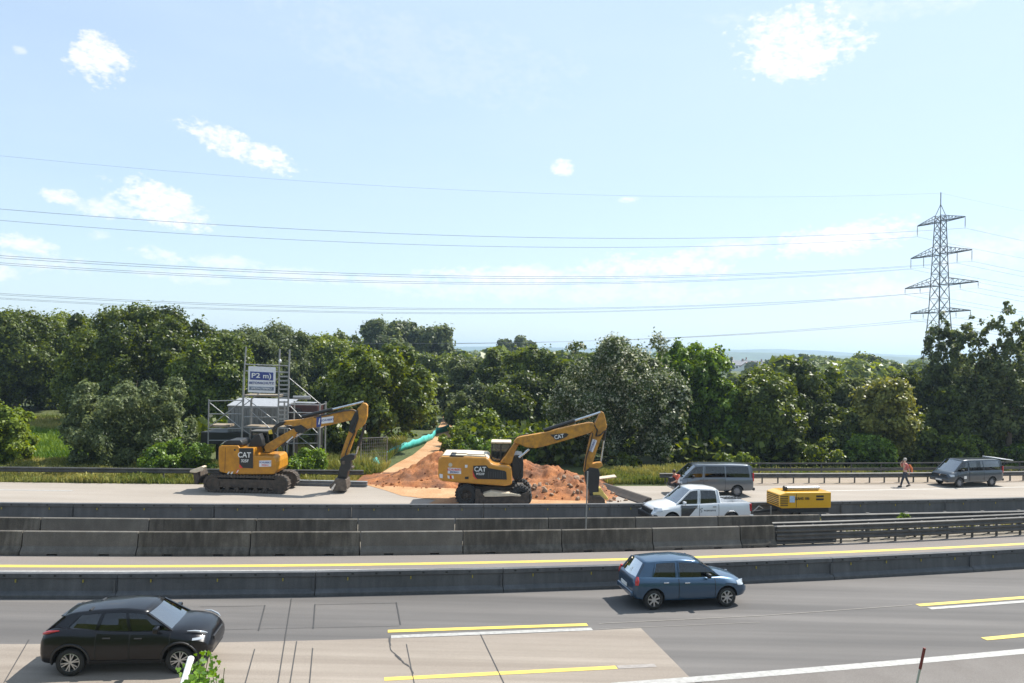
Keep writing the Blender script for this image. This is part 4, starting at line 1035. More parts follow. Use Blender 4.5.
def wheeled():
    c = PY(480, 505, 39.9); Yn = 39.9; X0 = c.x
    T3 = Plane(Yn, X0, 430, 430, 8.54); T4 = Plane(Yn+.4, X0, 520, 405, 6.51)
    root = empty('wheeled_excavator', (X0, Yn, .004), 0, 'yellow wheeled excavator with black side panel digging in the orange earth', 'excavator')
    CT = mat('tan_yellow_paint', (.60,.275,.035), .4, 0, .5, .4, vary=.1, scale=3, col2=(.46,.205,.03))
    body = T3.poly([(70,260),(76,242),(100,224),(300,228),(480,236),(500,250),(525,288),(560,298),(672,308),(694,330),(700,365),(700,470),(640,482),(480,470),(260,455),(100,438),(74,420),(68,390)])
    mb = MB(); mb.prism(body, .0, 2.45); mb.build('engine_house', CT, root, bevel=.09)
    mb = MB(); mb.prism(T3.poly([(84,238),(110,216),(300,218),(482,228),(506,248),(300,236),(160,232)]), .12, 2.3); mb.build('highlit_hood', M_beige, root, bevel=.02)  # pale colour paints the whitish highlight along the machine's top
    mb = MB(); mb.prism(T3.poly([(160,236),(172,214),(286,222),(292,244)]), .04, 1.2); mb.build('air_intake', M_mach, root, bevel=.02)
    mb = MB(); mb.tube([Vector((*[T3(u, v)[0]], .15, T3(u, v)[1])) for u, v in ((178,228),(180,205),(300,205),(330,214),(470,216),(476,236))], .022, 6); mb.build('hand_rail', M_mach, root, smooth=60)
    pn = T3.poly([(370,306),(480,302),(500,325),(640,350),(652,362),(656,424),(405,418),(385,400),(370,362)])
    mb = MB(); mb.prism(pn, -.02, .03); mb.build('black_panel', M_mach, root)
    mb = MB(); mb.prism(T3.poly([(362,330),(370,362),(386,400),(405,418),(388,418),(368,396)]), -.016, .03); mb.build('red_stripe', M_redm, root)
    mb = MB()
    for k in range(7): a = T3(500+k*20, 352); mb.box((a[0]-.015, -.03, T3(500, 408)[1]), (a[0]+.02, .0, a[1]-.02))
    mb.build('louvre', mat('louvre_grey', (.05,.05,.055), .5), root)
    q = T3(428, 337); lettering('CAT', .34, (q[0], -.025, q[1]), M_plate, root, sx=.9)
    q = T3(430, 376); lettering('M320F', .155, (q[0], -.025, q[1]), M_plate, root)
    mb = MB(); mb.prism(T3.poly([(152,322),(266,328),(266,376),(152,372)]), -.015, .03); mb.build('company_sign', M_sign, root)
    q = T3(209, 340); lettering('SCHUBERT', .15, (q[0], -.02, q[1]), M_redm, root); q = T3(209, 361); lettering('ERDBAU', .12, (q[0], -.02, q[1]), M_blue, root)
    q = T3(174, 298); mb = MB(); mb.lathe([(.001, -.014), (.10, -.014), (.10, .02)], (q[0], 0, q[1]), 'y', 20); mb.build('round_sticker', mat('sticker_grey', (.5,.45,.35), .5), root)
    mb = MB(); mb.prism(T3.poly([(298,298),(320,298),(320,322),(298,322)]), -.012, .02); mb.build('sticker', M_sign, root)
    mb = MB(); mb.prism(T3.poly([(298,400),(330,398),(330,420),(298,420)]), -.012, .02); mb.build('vent_hole', M_mach, root)
    for i, (u, m_) in enumerate(((148, M_plate), (166, M_redm), (182, M_plate))):
        mb = MB(); mb.prism(T3.poly([(u,390),(u+18,390),(u+22,416),(u+4,414)]), -.012, .02); mb.build('hazard_marker', m_, root)
    mb = MB(); mb.prism(T3.poly([(80,375),(108,378),(108,412),(84,408)]), -.012, .02); mb.build('tail_reflector', M_sign, root)
    # cab (far side)
    a = T3(520, 300); b = T3(700, 140)
    cab(root, a[0], b[0], 1.55, b[1]-.03, 1.25, 2.3, .12)
    mb = MB(); mb.prism(T3.poly([(700,235),(745,225),(790,232),(800,300),(798,420),(770,450),(715,440),(700,400)]), .6, 2.3); mb.build('boom_foot', M_mach, root, bevel=.04)
    hoses(root, T3.poly([(720,240),(760,300),(775,380),(740,440),(720,470)]), .7, 4)
    hoses(root, T3.poly([(700,450),(740,480),(790,480),(830,510)]), .5, 4, .03)
    # boom
    low = T3.poly([(598,290),(640,240),(700,150),(738,98),(760,64),(800,75),(770,120),(745,160),(720,220),(700,290),(680,310),(660,306)])
    mb = MB(); mb.prism(low, .50, .95); mb.build('lower_boom', CYD, root, bevel=.04)
    bm = T4.poly([(-45,240),(-20,212),(0,204),(150,178),(350,130),(450,112),(478,116),(488,138),(484,158),(458,178),(300,225),(180,260),(100,278),(40,272),(-10,250)])
    mb = MB(); mb.prism(bm, .12, .57); mb.build('main_boom', CYD, root, bevel=.04)
    mb = MB(); mb.tube([Vector((T3(u, v)[0], .7, T3(u, v)[1])) for u, v in ((655,88),(740,80),(770,58),(840,48))], .03, 6); mb.build('work_light_pipe', M_mach, root, smooth=60)
    dec = T4.poly([(195,190),(300,180),(314,188),(300,204),(262,220),(236,228),(222,214)])
    mb = MB(); mb.prism(dec, .10, .13); mb.build('black_decal', M_mach, root)
    q = T4(252, 203); lettering('CAT', .28, (q[0], .09, q[1]), M_plate, root, rot=(R(90), R(-12), 0), sx=.9)
    cyl(root, 'boom_cylinder', T3(845, 165), T3(765, 235), .02, .06, .5, M_rod)
    cyl(root, 'boom_cylinder', T4(-8, 335), T4(60, 285), .0, .055, .5, M_rod)
    cyl(root, 'stick_cylinder', T4(155, 166), T4(522, 48), .34, .10, .55)
    stick = T4.poly([(488,112),(512,62),(528,40),(542,48),(556,100),(564,142),(548,168),(520,230),(498,290),(470,375),(445,420),(428,442),(412,430),(420,370),(432,310),(456,200),(478,150)])
    mb = MB(); mb.prism(stick, .15, .54); mb.build('stick', CYD, root, bevel=.04)
    mb = MB(); mb.prism(T4.poly([(470,218),(498,228),(470,304),(442,292)]), .12, .155); mb.build('company_sign', M_sign, root)
    q = T4(470, 261); lettering('SCHUBERT', .13, (q[0], .112, q[1]), M_blue, root, rot=(R(90), R(-68), 0))
    cyl(root, 'bucket_cylinder', T4(556, 158), T4(525, 368), .34, .075, .35)
    mb = MB(); mb.prism(T4.poly([(438,384),(500,372),(528,370),(534,392),(505,410),(450,402)]), .10, .6); mb.build('bucket_link', CYD, root, bevel=.03)
    mb = MB(); mb.prism(T4.poly([(416,432),(450,402),(505,408),(516,440),(512,500),(505,560),(500,625),(448,630),(446,560),(425,500)]), .08, .7); mb.build('coupler', M_mach, root, bevel=.04)
    mb = MB(); mb.prism(T4.poly([(470,562),(510,560),(508,536),(520,532),(545,570),(572,604),(560,612),(540,600),(515,580),(472,580)]), .05, .6); mb.build('grapple_jaw', mat('pale_yellow_steel', (.6,.45,.12), .5), root, bevel=.02)
    mb = MB(); mb.prism(T4.poly([(448,580),(520,582),(545,605),(548,640),(520,668),(446,668)]), -.1, .9); mb.build('bucket', M_mud, root, bevel=.03)
    hoses(root, T4.poly([(470,180),(450,260),(428,340),(418,420)]), .14, 3)
    hoses(root, T4.poly([(478,130),(500,160),(490,200),(520,190),(545,165)]), .12, 3)
    # undercarriage
    zc = .55
    a = T3(310, 540)[0]; b = T3(800, 540)[0]
    for i, x in enumerate((a, b-.15)):
        for y in (.12, 2.2): 
            w = empty('wheel', (x, y, zc)); w.parent = root
            t = MB(); t.lathe([(.28, -.26), (.46, -.27), (.53, -.20), (.545, 0), (.53, .20), (.46, .27), (.28, .26)], n=32)
            for k in range(22):
                an = 2*math.pi*k/22; ca, sa = math.cos(an), math.sin(an); cb, sb = math.cos(an+.12), math.sin(an+.12)
                t.bar((ca*.535, -.25, sa*.535), (cb*.56, .0, sb*.56), .07, .05); t.bar((cb*.56, .0, sb*.56), (ca*.535, .25, sa*.535), .07, .05)
            t.build('tyre', M_rub, w, smooth=30)
            r_ = MB(); r_.lathe([(.001, -.16), (.12, -.18), (.14, -.1), (.27, -.1), (.29, -.25), (.29, .25), (.27, .1), (.001, .16)], n=24); r_.build('rim', M_mud, w, smooth=30)
    mb = MB(); mb.box((a-.1, .45, .55), (b, 1.9, .95)); mb.lathe([(.001, 1.12), (.7, 1.12), (.7, .9), (.001, .9)], ((a+b)/2-.2, 1.2, 0), 'z', 24)
    mb.build('chassis', M_mud, root, bevel=.04)
    mb = MB(); mb.prism(T3.poly([(430,528),(470,540),(770,545),(842,520),(842,618),(430,618)]), -.25, -.1); mb.build('support_blade', M_mud, root, bevel=.02)
    mb = MB(); mb.prism(T3.poly([(452,540),(520,518),(620,530),(700,532),(778,548),(770,560),(700,556),(560,562),(470,562)]), -.3, .35); mb.build('blade_lit_top', M_beige, root, bevel=.02)  # pale sheet paints the sunlit top of the support blade
    mb = MB(); mb.prism(T3.poly([(390,500),(430,505),(445,570),(440,640),(385,640)]), -.2, .1); mb.build('ladder_box', M_mud, root, bevel=.03)
wheeled()
# ------------------------------------------------------------------ scaffold tower, sign, container
M_scaf = mat('scaffold_tube', (.30,.30,.295), .45, .5, vary=.15, scale=3)
def scaffold():
    D = 49.5; o = PY(283, 470, D); X0 = o.x; T = Plane(D, X0, 200, 340, 6.83)
    root = empty('scaffold_tower', (X0, D, -.05), 0, 'tall galvanised scaffold tower with ladder behind the tracked excavator', 'scaffold')
    def P(u, v, y): x, z = T(u, v); return Vector((x, y, z))
    def pole(a, b, y, r=.045, name='pole'): MB().tube([P(*a, y), P(*b, y)], r, 8).build(name, M_scaf, root, smooth=60)
    for y in (0, 1.5):
        pole((315,40) if not y else (300,400), (300,250) if not y else (296,600), y, .05); pole((300,245) if not y else (296,420), (278,930), y, .07)
        pole((545,55) if not y else (530,420), (524,930), y, .055); pole((612,60) if not y else (600,420), (590,930), y, .055); pole((820,425), (812,930), y, .06); pole((60,400), (52,930), y) if y == 0 else None
        for a, b in () if y else (((310,160),(610,172)), ((312,206),(606,214)), ((300,372),(600,372)), ((58,412),(290,406)), ((600,434),(820,440)), ((290,590),(600,600)), ((55,600),(290,600)), ((595,640),(815,640)), ((295,455),(530,455)), ((290,520),(528,522)), ((62,500),(290,500)), ((598,540),(815,545)), ((600,490),(816,492)), ((280,700),(812,700)), ((60,680),(280,680))):
            pole(a, b, y, .03, 'ledger')
        for a, b in () if y else (((605,250),(818,430)), ((600,430),(812,640)), ((345,480),(590,700)), ((60,590),(290,410)), ((560,560),(812,760)), ((300,440),(545,250)), ((62,420),(285,600)), ((300,380),(530,560)), ((600,700),(815,560)), ((285,600),(520,760))):
            pole(a, b, y, .028, 'brace')
    for u, v in ((600,434),(818,440),(590,600),(290,590)):
        MB().tube([P(u, v, 0), P(u, v, 1.5)], .03, 6).build('transom', M_scaf, root, smooth=60)
    for k in range(14): 
        v = 215+k*29; MB().bar(P(541-k*.8, v, 0), P(606-k*.8, v, 0), .04, .09).build('rung', M_scaf, root)
    mb = MB(); a = P(300, 590, 0); b = P(595, 590, 0); mb.box((a.x, .05, a.z), (b.x, 1.45, a.z+.05)); mb.build('deck', mat('deck_board', (.25,.2,.14), .8), root)
    for (u0, v0, u1, v1) in ((62,578,185,590),(600,585,812,596),(300,372,528,380)): mb = MB(); a = P(u0, v1, 0); b = P(u1, v0, 0); mb.box((a.x, .1, a.z), (b.x, 1.3, b.z)); mb.build('deck', MATS['deck_board'], root)
    l = MB(); q = P(549, 138, -.06); l.lathe([(.001, -.14), (.08, -.1), (.09, .05), (.001, .12)], q, 'z', 12); l.build('lamp', M_sign, root, smooth=60)
    # sign
    sr = empty('site_sign', (X0, D-.06, 0), 0, 'blue and white company board hung high on the scaffold tower', 'sign')
    mb = MB(); mb.prism(T.poly([(334,178),(520,186),(516,362),(330,356)]), -.03, .0); mb.build('board', M_sign, sr)
    mb = MB(); mb.prism(T.poly([(346,214),(504,222),(502,276),(345,270)]), -.045, -.03); mb.build('blue_field', M_blue, sr)
    c = T(385, 243); lettering('P2', .42, (c[0], -.06, c[1]), M_plate, sr, sx=1.35); c = T(463, 247); lettering('m)', .42, (c[0], -.06, c[1]), M_plate, sr, sx=1.2)
    c = T(424, 294); lettering('BETONSCHUTZ', .20, (c[0], -.05, c[1]), M_blue, sr, sx=1.1)
    mb = MB(); mb.prism(T.poly([(340,316),(508,322),(506,346),(339,340)]), -.045, -.03); mb.build('grey_band', mat('band_grey', (.16,.19,.25), .5), sr)
    c = T(424, 331); lettering('SPEZIALTIEFBAU', .16, (c[0], -.06, c[1]), M_sign, sr, sx=1.1)
    # container
    cr_ = empty('equipment_container', (X0, D+2.2, -.05), 0, 'grey ribbed metal container standing inside the scaffold tower', 'container')
    T5 = Plane(D+2.2, X0, 200, 340, 6.83); a = T5(188, 610); b = T5(602, 455)
    mb = MB(); mb.box((a[0], 0, a[1]-.1), (b[0], 2.2, b[1])); w = (b[0]-a[0])
    for k in range(15): x = a[0]+.12+k*(w-.24)/14; mb.box((x-.045, -.05, a[1]+.12), (x+.045, .0, b[1]-.18))
    mb.build('shell', mat('container_grey', (.20,.205,.205), .5, .3, vary=.25, scale=2, stretch=(3,3,.4)), cr_, bevel=.01)
    mb = MB(); mb.prism([(0, 0), (2.3, .38), (2.3, .42), (0, .05)], a[0]-.05, b[0]+.05)
    o = mb.build('sloping_roof', mat('roof_grey', (.38,.38,.38), .45, .4), cr_); o.rotation_euler = (0, 0, R(90)); o.location = (0, -.08, b[1])
    # the prism runs along local y, so turn it to run along x
    o.rotation_euler = (0, 0, R(-90)); o.scale = (-1, 1, 1)
    mb = MB(); mb.box((a[0]-1.6, -.4, a[1]-.9), (b[0]+.1, 2.3, a[1]-.12)); mb.build('skid_base', M_mach, cr_, bevel=.03)
    for x in (a[0]-1.4, a[0]+1.0, a[0]+3.2, b[0]-.1):
        for y in (0, 2): mb = MB(); mb.box((x-.08, y, -.3), (x+.08, y+.2, a[1]-.9)); mb.build('stilt', M_mach, cr_)
    mr = empty('pump_unit', (X0, D+2.2, -.05), 0, 'dark red and black pump unit right of the grey container in the scaffold', 'machine')
    a = T5(606, 560); b = T5(800, 445); mb = MB(); mb.box((a[0], .2, a[1]), (b[0], 1.8, b[1])); mb.build('housing', mat('dark_maroon', (.05,.018,.018), .5), mr, bevel=.05)
    a2 = T5(606, 470); b2 = T5(700, 545); mb = MB(); mb.lathe([(.001, -.02), (.42, -.02), (.46, .05), (.46, .2)], ((a2[0]+b2[0])/2, .15, (a2[1]+b2[1])/2), 'y', 26); mb.build('hose_reel', M_mach, mr, smooth=40)
    q0, q1 = T5(618, 392), T5(735, 392); mb = MB(); mb.tube([(q0[0], .7, q0[1]), (q1[0], .7, q1[1])], .12, 12); mb.build('exhaust_pipe', M_scaf, mr, smooth=40)
    q0, q1 = T5(612, 425), T5(770, 432); mb = MB(); mb.box((q0[0], .3, q1[1]), (q1[0], 1.6, q0[1])); mb.build('grey_cover', M_scaf, mr, bevel=.02)
    mb = MB(); mb.box((a[0], .2, -.2), (a[0]+.15, 1.8, a[1])); mb.box((b[0]-.15, .2, -.2), (b[0], 1.8, a[1])); mb.build('stand', M_mach, mr)
scaffold()
# stacked steel beams on the verge edge
sb0, sb1 = G(292, 486.2), G(368, 486.2)
for i in range(2):
    p = Vector((sb0.x, sb0.y+.05, 0)); q = Vector((sb1.x, sb1.y+.05, 0)); o0 = (p+q)/2
    mb = MB(); k = i*.15+.09; mb.box((p.x-o0.x, -.13, k-.07), (q.x-o0.x, .13, k-.055)); mb.box((p.x-o0.x, -.13, k+.055), (q.x-o0.x, .13, k+.07)); mb.box((p.x-o0.x, -.012, k-.0545), (q.x-o0.x, .012, k+.0545))
    o = mb.build('steel_beam', mat('grey_beam', (.28,.29,.30), .5, .3), None, loc=o0); tag(o, f'long grey steel beam, {"bottom" if i == 0 else "top"} one of the pair beside the tracked excavator', 'steel beam', 'steel beams on the verge')
# ------------------------------------------------------------------ earth works
def noise2(x, y, s=1.0, seed=0):
    from mathutils import noise
    return noise.fractal(Vector((x*s, y*s, seed*7.3)), 1.0, 2.0, 5)
def heightfield(name, x0, x1, y0, y1, st, fn, m, cut=-.1):
    nx = int((x1-x0)/st); ny = int((y1-y0)/st); vs = [(x0+i*st, y0+j*st, fn(x0+i*st, y0+j*st)) for j in range(ny+1) for i in range(nx+1)]
    fs = [(j*(nx+1)+i, j*(nx+1)+i+1, (j+1)*(nx+1)+i+1, (j+1)*(nx+1)+i) for j in range(ny) for i in range(nx)]
    fs = [f for f in fs if max(vs[k][2] for k in f) > cut]
    me = bpy.data.meshes.new(name); me.from_pydata(vs, [], fs); me.update()
    b = bmesh.new(); b.from_mesh(me); bmesh.ops.delete(b, geom=[v for v in b.verts if not v.link_faces], context='VERTS'); b.to_mesh(me); b.free()
    return link(name, me, m, smooth=180)
M_earth = surface_mat('orange_earth', ((.27,.09,.028), (.42,.17,.058)), (1.3,), bscale=10, grain=.28, bump=.9, streak=(.7, (1, 1, 1), (.10,.05,.03), .85))
M_sand = surface_mat('sandy_soil', ((.36,.19,.085), (.46,.28,.15)), (.7,), bscale=9, grain=.2, bump=.6)
mc = G(447, 487); m2c = G(560, 492)
def bump2(x, y, cx, cy, rx, ry, h): 
    d = ((x-cx)/rx)**2+((y-cy)/ry)**2; return h*math.exp(-d*1.6)
def earth(x, y):
    z = -.12
    e1 = bump2(x, y, -4.6, 48.4, 2.3, 1.9, 1.25)+bump2(x, y, -6.4, 46.9, 1.6, 1.2, .25)+bump2(x, y, -3.6, 45.5, 3.2, 1.6, .22)+bump2(x, y, -2.2, 48.8, 2.5, 1.9, .75)
    e2 = bump2(x, y, 1.6, 47.8, 2.8, 2.2, 1.0)+bump2(x, y, 4.2, 45.6, 2.3, 2.4, .55)+bump2(x, y, 2.6, 43.6, 2.6, 1.8, .45)+bump2(x, y, -.3, 47.8, 2.0, 1.8, .7)
    e = max(e1, e2)+.25*min(e1, e2)
    k = .24*noise2(x, y, .8)+.20*noise2(x, y, 2.2, 2)+.14*abs(noise2(x, y, 5, 3))
    base = .12 if (-9.5 < x < 6.4) else 0
    edge = min(1, max(0, (x+10)/2), max(0, (6.6-x)/1.2), max(0, (y-(44.6 if x < -3 else 44.6-3*min(1, (x+3)/2.5)))/1.0), max(0, (52-y)/2))
    flat = 1 if e > .18 else max(0, e/.18)
    return -.1+(e+.11+k*min(1, e*1.6+.12))*max(0, edge)
struct(heightfield('earth_mound', -10.5, 7.4, 41, 52.6, .11, earth, M_earth, -.06))
def pathz(x, y):
    cy = (y-52)/(100-52); xc = -6.6+(-1.6*0)*cy; return 0
pl = [(380,474,436,474),(396,464,438,462),(413,455,447,452),(424,446,450,442),(432,436,456,432),(440,425,462,422),(444,415,462,413)]
vs = []; 
for a, b, c_, d_ in pl: vs += [G(a, b), G(c_, d_)]
me = bpy.data.meshes.new('sandy_path'); me.from_pydata([(v.x, v.y, .02) for v in vs], [], [(2*i, 2*i+1, 2*i+3, 2*i+2) for i in range(len(pl)-1)]); me.update(); struct(link('sandy_path', me, M_sand))
# sandy tracked-in soil thrown over the carriageway in front of the mound
spp = [(384,489),(372,486),(396,482),(470,484),(530,488),(600,490),(606,503),(600,506),(380,506),(378,500),(420,498),(400,493)]
sheet('spilled_soil', [G(*p) for p in [(366,485),(470,482),(604,486),(607,506),(425,506),(436,500),(402,496),(384,490)]], .012, M_sand)
# rubble
def rock(mb, c, r):
    b = bmesh.new(); bmesh.ops.create_icosphere(b, subdivisions=1, radius=r)
    sx, sy, sz = random.uniform(.7, 1.4), random.uniform(.7, 1.2), random.uniform(.45, .8); rot = Euler((random.random()*3, random.random()*3, random.random()*6)).to_matrix()
    vs = [Vector(c)+rot @ Vector((v.co.x*sx*random.uniform(.75, 1.2), v.co.y*sy*random.uniform(.75, 1.2), v.co.z*sz)) for v in b.verts]
    mb.add(vs, [tuple(v.index for v in f.verts) for f in b.faces]); b.free()
mb = MB()
for k in range(300):
    u = random.choice((random.gauss(2.5, 2.2), random.gauss(-6, 2))); y = random.uniform(41.9, 47)
    if -9.5 < u < 6.6 and (u > -2 or y > 44.6): r = random.choice((.03, .04, .05, .07, .10)); rock(mb, (u, y, max(.0, earth(u, y))+r*.2), r)
tag(mb.build('rubble', M_earth, None), 'loose orange clods and stones scattered over the dug earth', 'rubble', kind='stuff')
mb = MB(); M_grey_r = mat('grey_rubble', (.27,.19,.13), .9, vary=.3, scale=3)
for k in range(45):
    u = random.gauss(4.6, 1.0); y = random.uniform(42, 45.2)
    if u < 6.6: r = random.choice((.05, .08, .12, .18)); rock(mb, (u, y, max(0, earth(u, y))+r*.2), r)
for k in range(35):
    u = random.gauss(1.2, .8); y = random.uniform(42, 45.2); r = random.choice((.08, .12, .2)); rock(mb, (u, y, max(0, earth(u, y))+r*.2), r)
tag(mb.build('broken_concrete', M_grey_r, None), 'broken grey concrete lumps around the wheeled excavator bucket', 'rubble', kind='stuff')
# cut pavement edge right of the dig
a, b, c_ = G(606, 488), G(652, 503.5), G(630, 505)
ce = MB(); ce.prism([(0, -.1), (0, .30), (.25, .32), (.5, .15), (.7, .04), (.7, -.1)], 0, (b-a).length)
o = ce.build('broken_pavement_edge', mat('shaded_asphalt_edge', (.03,.028,.026), .9, vary=.4, scale=3, col2=(.07,.055,.045)), None, bevel=.04)  # asphalt colour darkened to paint the shade on the cut face
d = (b-a).normalized(); o.matrix_world = Matrix(((d.y, d.x, 0, a.x), (-d.x, d.y, 0, a.y), (0, 0, 1, 0), (0, 0, 0, 1))); 
tag(o, 'dark cut edge of the old pavement beside the white pickup truck', 'pavement edge')
sl = MB(); sl.box((-.6, -.2, 0), (.6, .2, .08), rot=Euler((.15, -.12, .2)).to_matrix()); p = PY(606, 481, 47.2); o = sl.build('concrete_slab', M_beige, None, bevel=.02, loc=(p.x, p.y, .45)); tag(o, 'pale loose slab lying on the earth right of the bucket', 'slab')
# teal fence
def teal():
    P_ = [G(384, 460), G(392, 454), G(405, 449.5), (G(420, 445)), G(432, 440), G(437, 434), G(449, 431)]
    hs = [.45, .5, .58, .62, .66, .7, .66]; vs = []; fs = []
    pts = []
    for i in range(len(P_)-1):
        for k in range(6): t = k/6; pts.append((P_[i].lerp(P_[i+1], t), hs[i]+(hs[i+1]-hs[i])*t))
    pts.append((P_[-1], hs[-1]))
    root = empty('safety_net', (P_[0].x, P_[0].y, 0), 0, 'turquoise safety netting running up the sandy path', 'netting')
    for i, (p, h) in enumerate(pts):
        w = .10*math.sin(i*1.7); q = p-Vector((P_[0].x, P_[0].y, 0)); h *= random.uniform(.82, 1.1)
        vs += [(q.x, q.y+w, 0), (q.x+.03, q.y-w*.5, h*.5), (q.x, q.y+w*.8, h)]
    for i in range(len(pts)-1):
        for j in range(2): fs.append((i*3+j, i*3+3+j, i*3+4+j, i*3+j+1))
    o = MB().add(vs, fs).build('net', mat('turquoise_net', (.06,.42,.38), .6, vary=.3, scale=2), root, smooth=60); md = o.modifiers.new('s', 'SOLIDIFY'); md.thickness = .02
    for i in range(0, len(pts), 6):
        q = pts[i][0]-Vector((P_[0].x, P_[0].y, 0)); MB().tube([(q.x, q.y, -.1), (q.x, q.y, pts[i][1]+.12)], .03, 6).build('stake', M_galv, root)
    g = G(374, 468); b_ = MB(); b_.tube([(0, 0, 0), (.05, 0, .45), (.12, .05, .75)], [.38, .3, .05], 9); o = b_.build('tarpaulin_roll', MATS['turquoise_net'], None, smooth=40, loc=(g.x, g.y, -.03)); tag(o, 'small bunched turquoise tarpaulin beside the wire fence panel', 'tarpaulin')
    g = G(372, 469); fr = empty('fence_panel', (g.x, g.y+.6, -.05), R(35), 'leaning grey wire mesh fence panel at the wood edge', 'fence panel')
    mb = MB(); 
    for k in range(14): mb.bar((-.9+k*.14, 0, .1), (-.9+k*.14, 0, 2.0), .014)
    for k in range(9): mb.bar((-.9, 0, .15+k*.22), (.92, 0, .15+k*.22), .014)
    mb.build('mesh', M_scaf, fr); mb = MB()
    for p, q in (((-.95,0,0),(-.95,0,2.05)),((.95,0,0),(.95,0,2.05)),((-.95,0,2.05),(.95,0,2.05)),((-.95,0,.1),(.95,0,.1))): mb.bar(p, q, .045)
    mb.build('frame', M_scaf, fr)
teal()
# thin marker pole in the median
g = PY(590.5, 528, 31.0); o = MB().tube([(0, 0, 0), (0.03, 0, 2.95)], .03, 8).build('marker_pole', M_galv, None, loc=(g.x, 32.9, -.01)); tag(o, 'thin upright grey pole standing between the two concrete rows', 'pole')
# foreground: red white stake, white post with creeper
def foreground():
    Y = 10.0; t = PY(924.5, 648, Y); m_ = PY(920, 669, Y); b = PY(914.5, 692, Y); d = (t-b).normalized(); gz_ = gz(0, Y); k = (b.z-gz_)/d.z; base = b-d*k
    root = empty('marker_stake', base, 0, 'slim slanted stake with dark red top beside the near road edge', 'stake')
    MB().tube([Vector((0,0,-.1)), m_-base], .014, 8).build('shaft', mat('pale_shaft', (.45,.45,.40), .7), root, smooth=60)
    MB().tube([m_-base, t-base], .018, 8).build('red_top', mat('faded_red', (.20,.035,.03), .6), root, smooth=60)
    Y = 6.2; t = PY(191, 658, Y); q = PY(181, 690, Y-.25); gz_ = gz(0, Y-.4)
    p0 = Vector((t.x, t.y, 0)); root = empty('white_post', (t.x, t.y, gz(0, Y)), 0, 'white painted pipe rail rising at the bottom edge by the black car', 'pipe rail')
    O = root.location; MB().tube([Vector((q.x-.35, q.y-1.0, gz(0, q.y-1.0)-.2))-O, q-O, t-O, t-O+(t-q).normalized()*.012], [.026, .026, .026, .012], 12).build('pipe', mat('white_enamel', (.75,.76,.74), .4, coat=.5), root, smooth=60)
    lm = leaf_mat('ivy_leaf', (.05,.12,.015), (.20,.34,.03), trans=.35)
    cr_ = empty('creeper', (t.x+.1, t.y, gz(0, Y)), 0, 'bright green creeper leaves climbing beside the white pipe rail', 'creeper')
    st = MB(); lf = MB(); O = cr_.location; tints = []
    tips = [(208,654),(199,664),(203,672),(213,665),(218,675),(222,668),(197,678),(205,684),(193,668),(212,654),(206,660),(200,690),(196,684),(204,676),(209,686),(197,671)]
    for (u, v) in tips:
        e = PY(u, v, Y-.1+random.uniform(-.2, .2)); s0 = Vector((t.x+.12+random.uniform(-.05,.1), t.y+random.uniform(-.1,.1), gz(0, Y)-.05))
        pts = [s0.lerp(e, k/6)+Vector((math.sin(k+u)*.02, 0, .05*math.sin(k/6*math.pi)))-O for k in range(7)]; st.tube(pts, .003, 5)
        n = 15 if u < 209 else 2
        for k in range(n):
            c = pts[-1] if k == 0 else pts[-1]+Vector((random.uniform(-.08,.08), random.uniform(-.06,.06), random.uniform(-.17,.03)))
            r = random.uniform(.018, .034)
            if True:
                a = Vector((random.uniform(-1,1), random.uniform(-1,1), random.uniform(-.6,.6))).normalized(); b2 = a.cross(Vector((random.uniform(-.4,.4),-.8,.6))).normalized(); lobes = [(0,-.2),(.6,-.5),(1,.1),(.55,.35),(.3,1.1),(0,.75),(-.3,1.1),(-.55,.35),(-1,.1),(-.6,-.5)]
                lf.add([c+(a*x+b2*y)*r for x, y in lobes], [tuple(range(10))])
    st.build('stems', mat('green_stem', (.08,.10,.03), .7), cr_, smooth=60); o = lf.build('leaves', lm, cr_)
    at = o.data.attributes.new('tint', 'FLOAT', 'FACE'); at.data.foreach_set('value', RNG.random(len(o.data.polygons)).astype('f'))
foreground()
strip('gravel_verge', off(L_edge, -.05), off(L_edge, 3.0), 13, X1, .01, surface_mat('pink_gravel', ((.28,.225,.18), (.34,.28,.23)), (.8,), bscale=20, grain=.25, streak=(.8, (.1, 1, 1), (.22,.18,.12), .7)))
# ------------------------------------------------------------------ vegetation
LM = {  # wide dark to light spread paints lit and shaded leaf contrast
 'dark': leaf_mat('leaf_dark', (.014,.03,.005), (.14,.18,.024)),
 'mid': leaf_mat('leaf_mid', (.02,.045,.006), (.20,.25,.03)),
 'lime': leaf_mat('leaf_lime', (.03,.065,.007), (.25,.32,.03)),
 'bright': leaf_mat('leaf_bright', (.028,.07,.007), (.20,.31,.028)),
 'grey': leaf_mat('leaf_greygreen', (.05,.075,.026), (.21,.25,.10), rough=.5),
 'yellow': leaf_mat('leaf_yellowgreen', (.08,.10,.018), (.30,.30,.06)),
 'glint': leaf_mat('leaf_pale_glints', (.024,.045,.010), (.10,.14,.03), glint=(.52,.53,.38)),  # pale flecks paint leaf glare and blossom into the colour
 'feather': leaf_mat('leaf_feathery', (.018,.036,.01), (.17,.205,.065), rough=.5),
}
M_bark = mat('bark', (.10,.08,.06), .9, vary=.35, scale=6, bump=.6, bscale=20)
M_barkp = mat('pale_bark', (.30,.28,.24), .9, vary=.3, scale=6)
